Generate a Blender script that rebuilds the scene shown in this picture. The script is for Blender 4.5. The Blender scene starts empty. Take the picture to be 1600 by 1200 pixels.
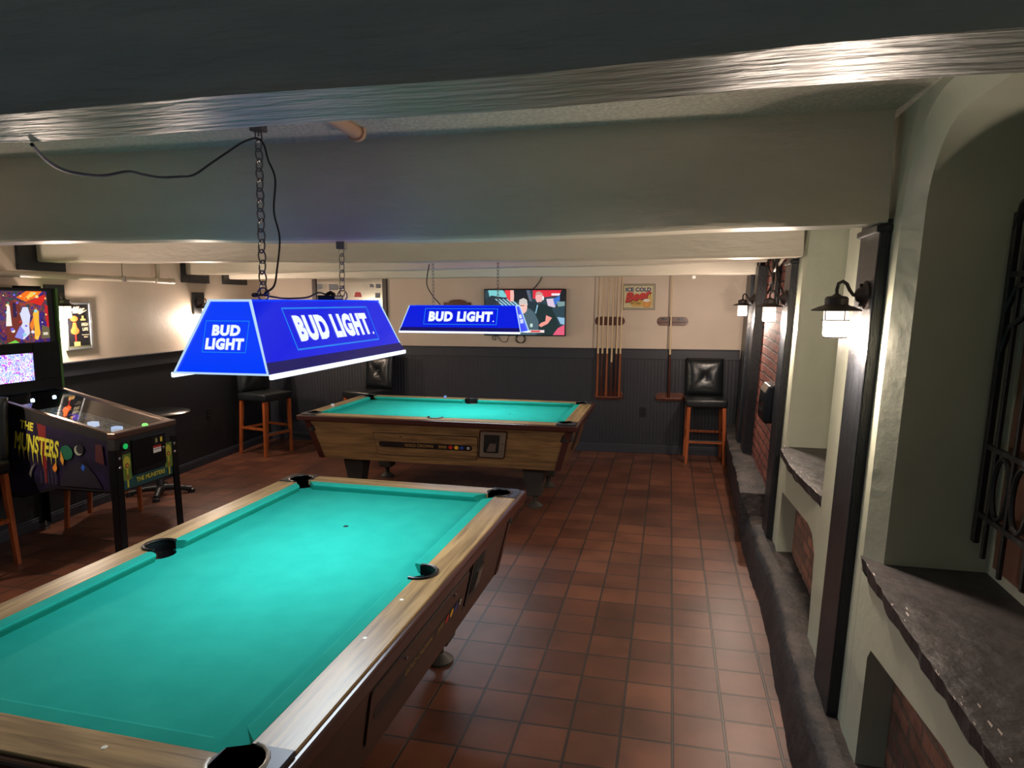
import bpy, bmesh, math, random
from mathutils import Vector, Matrix
random.seed(7)
PI = math.pi
SC = bpy.context.scene
COL = SC.collection

# ------------------------------------------------------------------ camera, world, exposure
F_PX, YAW, PITCH, ROLL, CAM_H = 1066.65, -0.22634, -0.11982, 0.0016, 1.774
def cam_axes():
    cy, sy = math.cos(YAW), math.sin(YAW)
    F = Vector((sy, cy, 0)); Rt = Vector((cy, -sy, 0)); U = Vector((0, 0, 1))
    F2 = F*math.cos(PITCH)+U*math.sin(PITCH); U2 = -F*math.sin(PITCH)+U*math.cos(PITCH)
    R2 = Rt*math.cos(ROLL)+U2*math.sin(ROLL); U3 = -Rt*math.sin(ROLL)+U2*math.cos(ROLL)
    return R2, U3, F2
_r, _u, _w = cam_axes()
cd = bpy.data.cameras.new('camera'); cam = bpy.data.objects.new('camera', cd); COL.objects.link(cam)
cd.sensor_fit = 'HORIZONTAL'; cd.sensor_width = 36.0; cd.lens = F_PX/1600*36; cd.clip_start = 0.02
M = Matrix((_r, _u, -_w)).transposed().to_4x4(); M.translation = Vector((0, 0, CAM_H))
cam.matrix_world = M
SC.camera = cam
SC.view_settings.view_transform = 'Standard'; SC.view_settings.look = 'None'
SC.view_settings.exposure = 0.35; SC.view_settings.gamma = 1.0; SC.view_settings.use_curve_mapping = False
wd = bpy.data.worlds.new('world'); SC.world = wd; wd.use_nodes = True
wb = wd.node_tree.nodes['Background']; wb.inputs[0].default_value = (0.55, 0.75, 0.92, 1); wb.inputs[1].default_value = 0.14

LAMP_W = 12.0     # watts in the billiard lamps (downward tube)
SCONCE_W = 28.0    # watts in each wall lantern
def at(px, py, y):            # photograph pixel -> point on the plane Y = y
    d = _r*((px-800)/F_PX) - _u*((py-600)/F_PX) + _w
    return Vector((0, 0, CAM_H)) + d*(y/d.y)

# ------------------------------------------------------------------ materials
def srgb(c):
    o = []
    for v in c:
        v = v/255.0
        o.append(v/12.92 if v <= 0.04045 else ((v+0.055)/1.055)**2.4)
    return (o[0], o[1], o[2], 1)
def mat(name, c, rough=0.6, metal=0.0, spec=0.5, c2=None, nscale=6, stretch=(1,1,1), bump=0.0, bscale=40, coat=0, lin=False, contrast=0.0):
    m = bpy.data.materials.new(name); m.use_nodes = True
    nt = m.node_tree; b = nt.nodes['Principled BSDF']
    c = c+(1,) if lin else srgb(c)
    b.inputs['Base Color'].default_value = c
    b.inputs['Roughness'].default_value = rough; b.inputs['Metallic'].default_value = metal
    b.inputs['Specular IOR Level'].default_value = spec
    if coat: b.inputs['Coat Weight'].default_value = coat; b.inputs['Coat Roughness'].default_value = 0.15
    if c2 or bump:
        tc = nt.nodes.new('ShaderNodeTexCoord'); mp = nt.nodes.new('ShaderNodeMapping')
        mp.inputs['Scale'].default_value = stretch
        nt.links.new(tc.outputs['Object'], mp.inputs['Vector'])
    if c2:
        n = nt.nodes.new('ShaderNodeTexNoise'); n.inputs['Scale'].default_value = nscale; n.inputs['Detail'].default_value = 6
        nt.links.new(mp.outputs[0], n.inputs['Vector'])
        r = nt.nodes.new('ShaderNodeValToRGB'); r.color_ramp.elements[0].color = c; r.color_ramp.elements[1].color = srgb(c2)
        r.color_ramp.elements[0].position = 0.35+contrast; r.color_ramp.elements[1].position = 0.65-contrast
        nt.links.new(n.outputs['Fac'], r.inputs[0]); nt.links.new(r.outputs[0], b.inputs['Base Color'])
    if bump:
        n2 = nt.nodes.new('ShaderNodeTexNoise'); n2.inputs['Scale'].default_value = bscale; n2.inputs['Detail'].default_value = 5
        nt.links.new(mp.outputs[0], n2.inputs['Vector'])
        bp = nt.nodes.new('ShaderNodeBump'); bp.inputs['Strength'].default_value = bump; bp.inputs['Distance'].default_value = 0.01
        nt.links.new(n2.outputs['Fac'], bp.inputs['Height']); nt.links.new(bp.outputs[0], b.inputs['Normal'])
    return m
def emit(name, c, s, gloss=0.0):
    m = bpy.data.materials.new(name); m.use_nodes = True
    b = m.node_tree.nodes['Principled BSDF']
    b.inputs['Base Color'].default_value = tuple(x*0.25 for x in srgb(c)[:3])+(1,)
    b.inputs['Roughness'].default_value = 0.25 if gloss else 0.6
    b.inputs['Emission Color'].default_value = srgb(c); b.inputs['Emission Strength'].default_value = s*0.8
    return m
def wood(name, c, c2, axis=0, rough=0.4, coat=0.0, knots=None):
    """laminate: long streaks along one axis"""
    st = [14, 14, 14]; st[axis] = 1.1
    m = mat(name, c, rough, c2=c2, nscale=2.2, stretch=tuple(st), coat=coat)
    nt = m.node_tree; b = nt.nodes['Principled BSDF']
    ramp = [n for n in nt.nodes if n.type == 'VALTORGB'][0]
    tc = [n for n in nt.nodes if n.type == 'TEX_COORD'][0]
    mp = nt.nodes.new('ShaderNodeMapping'); s2 = [60, 60, 60]; s2[axis] = 3; mp.inputs['Scale'].default_value = s2
    nt.links.new(tc.outputs['Object'], mp.inputs[0])
    n = nt.nodes.new('ShaderNodeTexNoise'); n.inputs['Scale'].default_value = 1.4; n.inputs['Detail'].default_value = 8
    nt.links.new(mp.outputs[0], n.inputs['Vector'])
    r = nt.nodes.new('ShaderNodeValToRGB'); r.color_ramp.elements[0].position = 0.28; r.color_ramp.elements[1].position = 0.5
    r.color_ramp.elements[0].color = (0.35, 0.3, 0.26, 1); r.color_ramp.elements[1].color = (1, 1, 1, 1)
    nt.links.new(n.outputs['Fac'], r.inputs[0])
    mx = nt.nodes.new('ShaderNodeMixRGB'); mx.blend_type = 'MULTIPLY'; mx.inputs[0].default_value = 0.8
    nt.links.new(ramp.outputs[0], mx.inputs[1]); nt.links.new(r.outputs[0], mx.inputs[2]); nt.links.new(mx.outputs[0], b.inputs['Base Color'])
    return m

CREAM = mat('cream_wall_paint', (218, 200, 182), 0.55, c2=(205, 188, 170), nscale=1.3, bump=0.12, bscale=25)
BEAMP = mat('beam_paint', (222, 212, 194), 0.42, c2=(208, 199, 181), nscale=2.0, stretch=(0.6, 2, 2), bump=0.55, bscale=16)
BEAMR = mat('rough_beam_paint', (190, 190, 180), 0.38, c2=(172, 176, 168), nscale=3.0, bump=0.6, bscale=9, stretch=(1, 6, 6))
CEILP = mat('ceiling_paint', (212, 205, 188), 0.8, c2=(186, 180, 166), nscale=60, bump=0.8, bscale=60)
PLAST = mat('pillar_plaster', (186, 190, 170), 0.42, c2=(175, 179, 158), nscale=2, bump=0.3, bscale=14)
NAVY = mat('wainscot_paint', (46, 48, 56), 0.5, bump=0.08, bscale=30)
BLACKW = mat('black_timber', (30, 33, 38), 0.34, c2=(23, 26, 30), nscale=6, stretch=(5, 5, 1), bump=0.5, bscale=30)
CURB = mat('black_painted_curb', (26, 27, 30), 0.5, c2=(40, 40, 43), nscale=9, bump=1.0, bscale=22)
CURBT = mat('scuffed_curb_top', (72, 64, 60), 0.65, c2=(30, 30, 32), nscale=7, bump=1.0, bscale=30)
SLATE = mat('slate', (62, 57, 56), 0.5, c2=(46, 44, 45), nscale=9, bump=0.9, bscale=14)
SLATEE = mat('slate_edge', (34, 33, 36), 0.5, c2=(50, 48, 50), nscale=20, bump=1.0, bscale=30)
CHIP = mat('chipped_white', (196, 184, 178), 0.7)
IRON = mat('wrought_iron', (26, 26, 28), 0.4, bump=0.4, bscale=60)
BRONZE = mat('lantern_metal', (62, 52, 50), 0.5)
PADM = mat('black_pad', (32, 33, 36), 0.5)
PIPE = mat('cream_pipe', (205, 192, 172), 0.4)
FELT = mat('green_felt', (30, 156, 142), 0.95, spec=0.1, c2=(35, 162, 147), nscale=9)
_n = FELT.node_tree
LAMX = wood('rail_laminate_long', (178, 146, 98), (132, 104, 64), 0, 0.36, 0.1)
LAMY = wood('rail_laminate_short', (178, 146, 98), (132, 104, 64), 1, 0.36, 0.1)
SIDEX = wood('cabinet_laminate', (138, 108, 70), (104, 80, 52), 0, 0.42)
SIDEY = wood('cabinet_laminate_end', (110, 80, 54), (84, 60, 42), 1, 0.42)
MAHO = mat('mahogany_trim', (62, 28, 22), 0.3, coat=0.15)
MAHOS = wood('dark_mahogany_side', (66, 38, 27), (50, 28, 20), 0, 0.34, 0.1)
BLKP = mat('black_plastic', (20, 21, 24), 0.35)
BLKM = mat('black_matte', (10, 10, 11), 0.8)
CASTM = mat('pocket_casting', (38, 41, 50), 0.36, 0.3)
CHROME = mat('chrome', (200, 200, 205), 0.18, 1.0)
STEEL = mat('brushed_steel', (150, 145, 138), 0.38, 0.9)
LEGG = mat('table_leg_grey', (58, 56, 52), 0.5)
PEARL = mat('pearl_dot', (235, 235, 225), 0.4)
CHALK = mat('blue_chalk', (120, 150, 215), 0.8)
CHALKW = mat('white_chalk_cube', (215, 220, 230), 0.8)
STOOLW = wood('stool_wood', (176, 92, 44), (150, 74, 34), 2, 0.35, 0.2)
LEATHER = mat('black_leather', (30, 34, 36), 0.3, bump=0.25, bscale=18, c2=(24, 28, 30), nscale=4)
CUEMAP = mat('cue_maple', (216, 190, 150), 0.3)
CUEDK = mat('cue_dark_butt', (74, 38, 30), 0.25)
CUEBR = mat('cue_brown_butt', (140, 78, 46), 0.25)
RACKW = wood('rack_wood', (110, 62, 44), (82, 44, 32), 0, 0.35)
WHITE = mat('white_print', (235, 232, 222), 0.5)
BLACKI = mat('black_ink', (16, 16, 20), 0.5)
SILVER = mat('silver_frame', (175, 178, 182), 0.35, 0.8)
DKFRAME = mat('dark_brown_frame', (54, 36, 32), 0.4)
MIRROR = mat('mirror_glass', (228, 224, 214), 0.12, 0.75)
CHAINM = mat('zinc_chain', (125, 122, 120), 0.35, 0.9)
CORDM = mat('black_cord', (14, 14, 15), 0.5)
TILE = None
def tile_floor():
    m = bpy.data.materials.new('quarry_tile'); m.use_nodes = True; nt = m.node_tree; b = nt.nodes['Principled BSDF']
    tc = nt.nodes.new('ShaderNodeTexCoord'); mp = nt.nodes.new('ShaderNodeMapping'); mp.vector_type = 'POINT'
    mp.inputs['Location'].default_value = (-0.4785, -4.3274, 0)
    nt.links.new(tc.outputs['Object'], mp.inputs[0])
    br = nt.nodes.new('ShaderNodeTexBrick'); br.offset = 0; br.squash = 1
    br.inputs['Scale'].default_value = 1; br.inputs['Brick Width'].default_value = 0.21; br.inputs['Row Height'].default_value = 0.21
    br.inputs['Mortar Size'].default_value = 0.006; br.inputs['Mortar Smooth'].default_value = 0.25
    br.inputs['Color1'].default_value = srgb((122, 76, 56)); br.inputs['Color2'].default_value = srgb((94, 57, 43)); br.inputs['Mortar'].default_value = srgb((62, 54, 49))
    nt.links.new(mp.outputs[0], br.inputs['Vector'])
    n = nt.nodes.new('ShaderNodeTexNoise'); n.inputs['Scale'].default_value = 3.1; n.inputs['Detail'].default_value = 4
    nt.links.new(tc.outputs['Object'], n.inputs['Vector'])
    r = nt.nodes.new('ShaderNodeValToRGB'); r.color_ramp.elements[0].position = 0.3; r.color_ramp.elements[1].position = 0.62
    r.color_ramp.elements[0].color = (0.42, 0.44, 0.48, 1); r.color_ramp.elements[1].color = (1, 1, 1, 1)
    nt.links.new(n.outputs['Fac'], r.inputs[0])
    mx = nt.nodes.new('ShaderNodeMixRGB'); mx.blend_type = 'MULTIPLY'; mx.inputs[0].default_value = 0.75
    nt.links.new(br.outputs['Color'], mx.inputs[1]); nt.links.new(r.outputs[0], mx.inputs[2]); nt.links.new(mx.outputs[0], b.inputs['Base Color'])
    inv = nt.nodes.new('ShaderNodeMath'); inv.operation = 'SUBTRACT'; inv.inputs[0].default_value = 1
    nt.links.new(br.outputs['Fac'], inv.inputs[1])
    n2 = nt.nodes.new('ShaderNodeTexNoise'); n2.inputs['Scale'].default_value = 14; nt.links.new(tc.outputs['Object'], n2.inputs['Vector'])
    ad = nt.nodes.new('ShaderNodeMath'); ad.operation = 'MULTIPLY_ADD'; ad.inputs[1].default_value = 0.25
    nt.links.new(n2.outputs['Fac'], ad.inputs[0]); nt.links.new(inv.outputs[0], ad.inputs[2])
    bp = nt.nodes.new('ShaderNodeBump'); bp.inputs['Strength'].default_value = 0.7; bp.inputs['Distance'].default_value = 0.004
    nt.links.new(ad.outputs[0], bp.inputs['Height']); nt.links.new(bp.outputs[0], b.inputs['Normal'])
    b.inputs['Roughness'].default_value = 0.38; b.inputs['Specular IOR Level'].default_value = 0.4
    return m
def brick_mat(name, a, b2, mortar, ax='YZ', w=0.21, h=0.075, ms=0.008):
    m = bpy.data.materials.new(name); m.use_nodes = True; nt = m.node_tree; b = nt.nodes['Principled BSDF']
    tc = nt.nodes.new('ShaderNodeTexCoord'); sp = nt.nodes.new('ShaderNodeSeparateXYZ'); cb = nt.nodes.new('ShaderNodeCombineXYZ')
    nt.links.new(tc.outputs['Object'], sp.inputs[0]); nt.links.new(sp.outputs[ax[0]], cb.inputs[0]); nt.links.new(sp.outputs[ax[1]], cb.inputs[1])
    nz = nt.nodes.new('ShaderNodeTexNoise'); nz.inputs['Scale'].default_value = 2.5; nt.links.new(tc.outputs['Object'], nz.inputs['Vector'])
    mv = nt.nodes.new('ShaderNodeVectorMath'); mv.operation = 'MULTIPLY_ADD'; mv.inputs[1].default_value = (0.05, 0.05, 0)
    nt.links.new(nz.outputs['Color'], mv.inputs[0]); nt.links.new(cb.outputs[0], mv.inputs[2])
    br = nt.nodes.new('ShaderNodeTexBrick'); br.inputs['Scale'].default_value = 1; br.inputs['Brick Width'].default_value = w; br.inputs['Row Height'].default_value = h
    br.inputs['Mortar Size'].default_value = ms; br.inputs['Mortar Smooth'].default_value = 0.3; br.inputs['Bias'].default_value = -0.1
    br.inputs['Color1'].default_value = srgb(a); br.inputs['Color2'].default_value = srgb(b2); br.inputs['Mortar'].default_value = srgb(mortar)
    nt.links.new(mv.outputs[0], br.inputs['Vector'])
    n = nt.nodes.new('ShaderNodeTexNoise'); n.inputs['Scale'].default_value = 18; n.inputs['Detail'].default_value = 6; nt.links.new(tc.outputs['Object'], n.inputs['Vector'])
    r = nt.nodes.new('ShaderNodeValToRGB'); r.color_ramp.elements[0].position = 0.3; r.color_ramp.elements[1].position = 0.6
    r.color_ramp.elements[0].color = (0.5, 0.48, 0.48, 1)
    nt.links.new(n.outputs['Fac'], r.inputs[0])
    mx = nt.nodes.new('ShaderNodeMixRGB'); mx.blend_type = 'MULTIPLY'; mx.inputs[0].default_value = 0.8
    nt.links.new(br.outputs['Color'], mx.inputs[1]); nt.links.new(r.outputs[0], mx.inputs[2]); nt.links.new(mx.outputs[0], b.inputs['Base Color'])
    inv = nt.nodes.new('ShaderNodeMath'); inv.operation = 'MULTIPLY_ADD'; inv.inputs[1].default_value = -1; nt.links.new(br.outputs['Fac'], inv.inputs[0]); nt.links.new(n.outputs['Fac'], inv.inputs[2])
    bp = nt.nodes.new('ShaderNodeBump'); bp.inputs['Strength'].default_value = 1; bp.inputs['Distance'].default_value = 0.012
    nt.links.new(inv.outputs[0], bp.inputs['Height']); nt.links.new(bp.outputs[0], b.inputs['Normal'])
    b.inputs['Roughness'].default_value = 0.7
    return m
TILE = tile_floor()
BRICK = brick_mat('red_brick', (158, 88, 72), (126, 66, 56), (44, 30, 30))
BRICKD = brick_mat('old_brown_brick', (158, 106, 84), (106, 74, 62), (104, 88, 74), w=0.2, h=0.065)
def bead_mat():
    m = mat('beadboard_paint', (40, 42, 50), 0.48); nt = m.node_tree; b = nt.nodes['Principled BSDF']
    tc = nt.nodes.new('ShaderNodeTexCoord'); wv = nt.nodes.new('ShaderNodeTexWave'); wv.wave_type = 'BANDS'; wv.bands_direction = 'X'; wv.wave_profile = 'SIN'
    wv.inputs['Scale'].default_value = 8.0; nt.links.new(tc.outputs['Object'], wv.inputs['Vector'])
    r = nt.nodes.new('ShaderNodeValToRGB'); r.color_ramp.elements[0].position = 0.0; r.color_ramp.elements[1].position = 0.18
    r.color_ramp.elements[0].color = (0, 0, 0, 1)
    nt.links.new(wv.outputs['Fac'], r.inputs[0])
    bp = nt.nodes.new('ShaderNodeBump'); bp.inputs['Strength'].default_value = 0.7; bp.inputs['Distance'].default_value = 0.004
    nt.links.new(r.outputs[0], bp.inputs['Height']); nt.links.new(bp.outputs[0], b.inputs['Normal'])
    return m
BEAD = bead_mat()

# ------------------------------------------------------------------ mesh builder
class MB:
    def __init__(s, f=None): s.v = []; s.fc = []; s.mi = []; s.f = f
    def add(s, vs, fs, m=0):
        o = len(s.v); s.v += [tuple(v) for v in vs]
        for f in fs: s.fc.append([o+i for i in f]); s.mi.append(m)
        return s
    def box(s, x0, x1, y0, y1, z0, z1, m=0):
        return s.add([(x0,y0,z0),(x1,y0,z0),(x1,y1,z0),(x0,y1,z0),(x0,y0,z1),(x1,y0,z1),(x1,y1,z1),(x0,y1,z1)],
                     [(0,3,2,1),(4,5,6,7),(0,1,5,4),(1,2,6,5),(2,3,7,6),(3,0,4,7)], m)
    def prism(s, poly, a, b, axis='z', m=0, mtop=None):
        """poly of 2-D points; extruded a..b along axis. axis z: (x,y); y: (x,z); x: (y,z)"""
        def p(q, t):
            return {'z': (q[0], q[1], t), 'y': (q[0], t, q[1]), 'x': (t, q[0], q[1])}[axis]
        n = len(poly); o = len(s.v)
        s.v += [p(q, a) for q in poly]+[p(q, b) for q in poly]
        s.fc.append([o+i for i in reversed(range(n))]); s.mi.append(m)
        s.fc.append([o+n+i for i in range(n)]); s.mi.append(m if mtop is None else mtop)
        for i in range(n):
            j = (i+1) % n
            s.fc.append([o+i, o+j, o+n+j, o+n+i]); s.mi.append(m)
        return s
    def tube(s, pts, r, n=8, closed=False, m=0, cap=True):
        pts = [Vector(p) for p in pts]; k = len(pts)
        rs = r if isinstance(r, (list, tuple)) else [r]*k
        o = len(s.v); prev = None
        for i, p in enumerate(pts):
            if closed: t = pts[(i+1) % k]-pts[i-1]
            else: t = pts[min(i+1, k-1)]-pts[max(i-1, 0)]
            t.normalize()
            if prev is None:
                a = Vector((0,0,1)) if abs(t.z) < 0.9 else Vector((1,0,0)); x = t.cross(a).normalized()
            else: x = (prev-t*prev.dot(t)).normalized()
            prev = x; y = t.cross(x)
            for j in range(n):
                an = 2*PI*j/n; s.v.append(tuple(p+(x*math.cos(an)+y*math.sin(an))*rs[i]))
        for i in range(k if closed else k-1):
            i2 = (i+1) % k
            for j in range(n):
                j2 = (j+1) % n
                s.fc.append([o+i*n+j, o+i*n+j2, o+i2*n+j2, o+i2*n+j]); s.mi.append(m)
        if cap and not closed:
            s.fc.append([o+j for j in reversed(range(n))]); s.mi.append(m)
            s.fc.append([o+(k-1)*n+j for j in range(n)]); s.mi.append(m)
        return s
    def lathe(s, prof, c=(0,0,0), n=24, axis='z', m=0):
        o = len(s.v); k = len(prof)
        for (r, z) in prof:
            for j in range(n):
                an = 2*PI*j/n; a, b = r*math.cos(an), r*math.sin(an)
                q = {'z': (a, b, z), 'y': (a, z, -b), 'x': (z, a, b)}[axis]
                s.v.append((c[0]+q[0], c[1]+q[1], c[2]+q[2]))
        for i in range(k-1):
            for j in range(n):
                j2 = (j+1) % n; s.fc.append([o+i*n+j, o+i*n+j2, o+(i+1)*n+j2, o+(i+1)*n+j]); s.mi.append(m)
        s.fc.append([o+j for j in reversed(range(n))]); s.mi.append(m)
        s.fc.append([o+(k-1)*n+j for j in range(n)]); s.mi.append(m)
        return s
    def build(s, name, mats, parent=None, smooth=False, bevel=0, seg=2, subd=0, tri=True):
        vs = [s.f(*v) for v in s.v] if s.f else s.v
        me = bpy.data.meshes.new(name); me.from_pydata([tuple(v) for v in vs], [], s.fc)
        for m in (mats if isinstance(mats, (list, tuple)) else [mats]): me.materials.append(m)
        for p, i in zip(me.polygons, s.mi): p.material_index = i
        bm = bmesh.new(); bm.from_mesh(me)
        bmesh.ops.recalc_face_normals(bm, faces=bm.faces); bm.to_mesh(me); bm.free()
        if smooth:
            for p in me.polygons: p.use_smooth = True
            if smooth != 'all':
                try: me.set_sharp_from_angle(angle=math.radians(40))
                except Exception: pass
        me.update()
        o = bpy.data.objects.new(name, me); COL.objects.link(o)
        if parent: o.parent = parent
        if bevel:
            b = o.modifiers.new('b', 'BEVEL'); b.width = bevel; b.segments = seg; b.limit_method = 'ANGLE'; b.angle_limit = math.radians(35)
        if subd:
            b = o.modifiers.new('s', 'SUBSURF'); b.levels = subd; b.render_levels = subd
        return o
def tag(o, label=None, cat=None, group=None, kind=None):
    if label: o['label'] = label
    if cat: o['category'] = cat
    if group: o['group'] = group
    if kind: o['kind'] = kind
    return o
def empty(name, loc=(0,0,0), rz=0, label=None, cat=None, group=None):
    o = bpy.data.objects.new(name, None); COL.objects.link(o); o.location = loc; o.rotation_euler = (0, 0, rz)
    o.empty_display_size = 0.1
    return tag(o, label, cat, group)
def struct(o): o['kind'] = 'structure'; return o
def copy_tree(o, parent=None):
    c = o.copy(); COL.objects.link(c)
    if parent: c.parent = parent
    for ch in list(o.children): copy_tree(ch, c)
    return c
def arc(cx, cy, r, a0, a1, n=10):
    return [(cx+r*math.cos(math.radians(a0+(a1-a0)*i/n)), cy+r*math.sin(math.radians(a0+(a1-a0)*i/n))) for i in range(n+1)]
_fc = {}
def text_mesh(txt, size=1.0, bold=0.02, shear=0.0, ext=0.0, sx=1.0, spacing=1.0, align='CENTER', linesp=1.0):
    """list of (verts, faces) of filled letters in the XY plane, centred"""
    cu = bpy.data.curves.new('t', 'FONT'); cu.body = txt; cu.size = size; cu.offset = bold; cu.shear = shear; cu.extrude = ext
    cu.space_character = spacing; cu.align_x = align; cu.align_y = 'CENTER'; cu.resolution_u = 3; cu.space_line = linesp
    ob = bpy.data.objects.new('t', cu); COL.objects.link(ob)
    dg = bpy.context.evaluated_depsgraph_get(); dg.update()
    me = ob.evaluated_get(dg).to_mesh()
    V = [(v.co.x*sx, v.co.y, v.co.z) for v in me.vertices]; Fs = [tuple(p.vertices) for p in me.polygons]
    ob.evaluated_get(dg).to_mesh_clear(); bpy.data.objects.remove(ob); bpy.data.curves.remove(cu)
    return V, Fs
def fit(V, w, h, cx=0, cy=0):
    xs = [v[0] for v in V]; ys = [v[1] for v in V]
    x0, x1, y0, y1 = min(xs), max(xs), min(ys), max(ys)
    return [((v[0]-(x0+x1)/2)/(x1-x0)*w+cx, (v[1]-(y0+y1)/2)/(y1-y0)*h+cy, v[2]) for v in V]
class Flat:
    """flat artwork: polygons in a (u,v) plane, later ones a hair further out; one mesh"""
    def __init__(s, mapf, step=0.0006): s.mb = MB(); s.k = 0; s.mats = []; s.mapf = mapf; s.step = step
    def _m(s, m):
        if m not in s.mats: s.mats.append(m)
        return s.mats.index(m)
    def poly(s, pts, m):
        s.k += 1; d = s.k*s.step
        s.mb.add([s.mapf(u, v, d) for u, v in pts], [list(range(len(pts)))], s._m(m)); return s
    def rect(s, u0, u1, v0, v1, m): return s.poly([(u0,v0),(u1,v0),(u1,v1),(u0,v1)], m)
    def ell(s, cu, cv, ru, rv, m, n=16): return s.poly([(cu+ru*math.cos(2*PI*i/n), cv+rv*math.sin(2*PI*i/n)) for i in range(n)], m)
    def frame(s, u0, u1, v0, v1, t, m):
        s.k += 1; d = s.k*s.step; o = [(u0,v0),(u1,v0),(u1,v1),(u0,v1)]; i = [(u0+t,v0+t),(u1-t,v0+t),(u1-t,v1-t),(u0+t,v1-t)]
        s.mb.add([s.mapf(a, b, d) for a, b in o+i], [[j, (j+1) % 4, 4+(j+1) % 4, 4+j] for j in range(4)], s._m(m)); return s
    def text(s, txt, cu, cv, w, h, m, bold=0.02, shear=0, rot=0, spacing=1.0):
        V, Fs = text_mesh(txt, 1.0, bold, shear, spacing=spacing); V = fit(V, w, h)
        s.k += 1; d = s.k*s.step; c, sn = math.cos(rot), math.sin(rot)
        s.mb.add([s.mapf(cu+x*c-y*sn, cv+x*sn+y*c, d) for x, y, z in V], Fs, s._m(m)); return s
    def build(s, name, parent=None):
        o = s.mb.build(name, s.mats, parent); return o
    def merge(s, ob):
        """print the artwork onto an existing part: same mesh, own materials"""
        me = ob.data; k = len(me.materials)
        bm = bmesh.new(); bm.from_mesh(me); vs = [bm.verts.new(v) for v in s.mb.v]
        for f, i in zip(s.mb.fc, s.mb.mi):
            try: fa = bm.faces.new([vs[j] for j in f]); fa.material_index = k+i
            except ValueError: pass
        bm.to_mesh(me); bm.free()
        for m in s.mats: me.materials.append(m)
        return ob

# ------------------------------------------------------------------ room mappings
def xw(y, z): return 0.62+0.02*(y-2.6)+0.043*(z-0.22)
def RWf(d, y, z): return (xw(y, z)+d, y, z)            # right wall: d into the wall
def xl(y): return -4.80-0.062*(y-4.08)
def LWf(d, y, z): return (xl(y)+d, y, z)               # left wall: d out of the wall
def yb(x): return 8.10+0.05*x
def BWf(x, d, z): return (x, yb(x)-d, z)               # back wall: d out of the wall
CEIL = 2.42
# floor, ceiling, plain walls
struct(MB().box(-5.4, 1.4, -2.0, 8.4, -0.1, 0).build('floor', TILE))
struct(MB().box(-5.6, 1.6, -2.0, 8.5, CEIL, CEIL+0.1).build('ceiling', CEILP))
struct(MB(LWf).box(-0.2, 0, -2.0, 8.0, 0, CEIL).build('wall_left', CREAM))
struct(MB(BWf).box(-5.3, 1.2, -0.2, 0, 0, CEIL).build('wall_back', CREAM))
# left wainscot
struct(MB(LWf).box(0, 0.012, -2.0, 7.83, 0.08, 1.16).build('trim_1', mat('dark_panel_paint', (27, 28, 33), 0.5)))
struct(MB(LWf).box(0, 0.026, -2.0, 7.82, 1.155, 1.262).box(0, 0.04, -2.0, 7.81, 1.262, 1.275).build('trim_2', NAVY, bevel=0.003))
struct(MB(LWf).box(0, 0.026, -2.0, 7.82, 0, 0.085).box(0.026, 0.034, -2, 7.82, 0, 0.07).build('baseboard_left', NAVY, bevel=0.004))
# back wainscot
struct(MB(BWf).box(-5.02, 0.79, 0, 0.012, 0.08, 1.13).build('trim_3', BEAD))
struct(MB(BWf).box(-5.0, 0.785, 0, 0.026, 1.115, 1.222).box(-5.0, 0.785, 0, 0.036, 1.222, 1.235).build('trim_4', NAVY, bevel=0.003))
struct(MB(BWf).box(-5.0, 0.79, 0, 0.03, 0, 0.1).build('baseboard_back', NAVY, bevel=0.004))

# ceiling beams: gently sagging painted timbers
def beam(name, y0, y1, pts, m, left=None, top=CEIL):
    """pts: list of (x, z_bottom, dy)"""
    mb = MB(); n = 36; xs0, xs1 = pts[0][0], pts[-1][0]; ring = []
    for i in range(n+1):
        x = xs0+(xs1-xs0)*i/n
        for a, b in zip(pts, pts[1:]):
            if a[0] <= x <= b[0]+1e-6:
                t = (x-a[0])/(b[0]-a[0]); z = a[1]+(b[1]-a[1])*t; dy = a[2]+(b[2]-a[2])*t
        z += 0.003*math.sin(x*3.1+y0)+0.002*math.sin(x*8.3)
        w = 0.004*math.sin(x*5+y0*3)
        ring.append([(x, y0+dy+0.0, top), (x, y0+dy+w, z+0.015), (x, y0+dy+w+0.012, z), (x, y1+dy-0.012, z), (x, y1+dy, z+0.015), (x, y1+dy, top)])
    v = [p for r in ring for p in r]; f = []
    for i in range(n):
        for j in range(5): f.append((i*6+j, i*6+j+1, (i+1)*6+j+1, (i+1)*6+j))
    f.append(tuple(range(6))); f.append(tuple(n*6+j for j in range(6)))
    mb.add(v, f)
    return struct(mb.build(name, m, smooth=True))
beam('trim_5', 0.825, 1.0, [(-4.62, 2.045, 0), (-0.3, 2.046, 0), (0.72, 2.052, 0)], BEAMR)
beam('trim_6', 2.62, 2.78, [(-4.76, 2.062, 0), (-2.7, 2.045, 0), (-0.6, 2.017, 0), (0.72, 2.05, 0)], BEAMP)
beam('trim_7', 4.40, 4.60, [(-4.80, 2.076, 0), (-1.0, 2.04, 0), (0.76, 2.045, 0)], BEAMP)
beam('trim_8', 6.22, 6.45, [(-4.93, 2.05, 0), (-2.43, 2.08, 0), (0.80, 2.12, 0)], BEAMP)
beam('trim_9', 7.00, 7.22, [(-4.97, 2.03, 0), (-2.9, 2.03, 0), (0.80, 2.04, 0)], BEAMP)
# black timber pads where the beams meet the left wall
for i, (a, b, z) in enumerate([(4.235, 4.676, 2.008), (6.17, 6.625, 1.968), (6.90, 7.385, 1.968)]):
    struct(MB(LWf).box(0, 0.03, a, b, z, CEIL).build('trim_%d' % (10+i), PADM, bevel=0.003))

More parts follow.
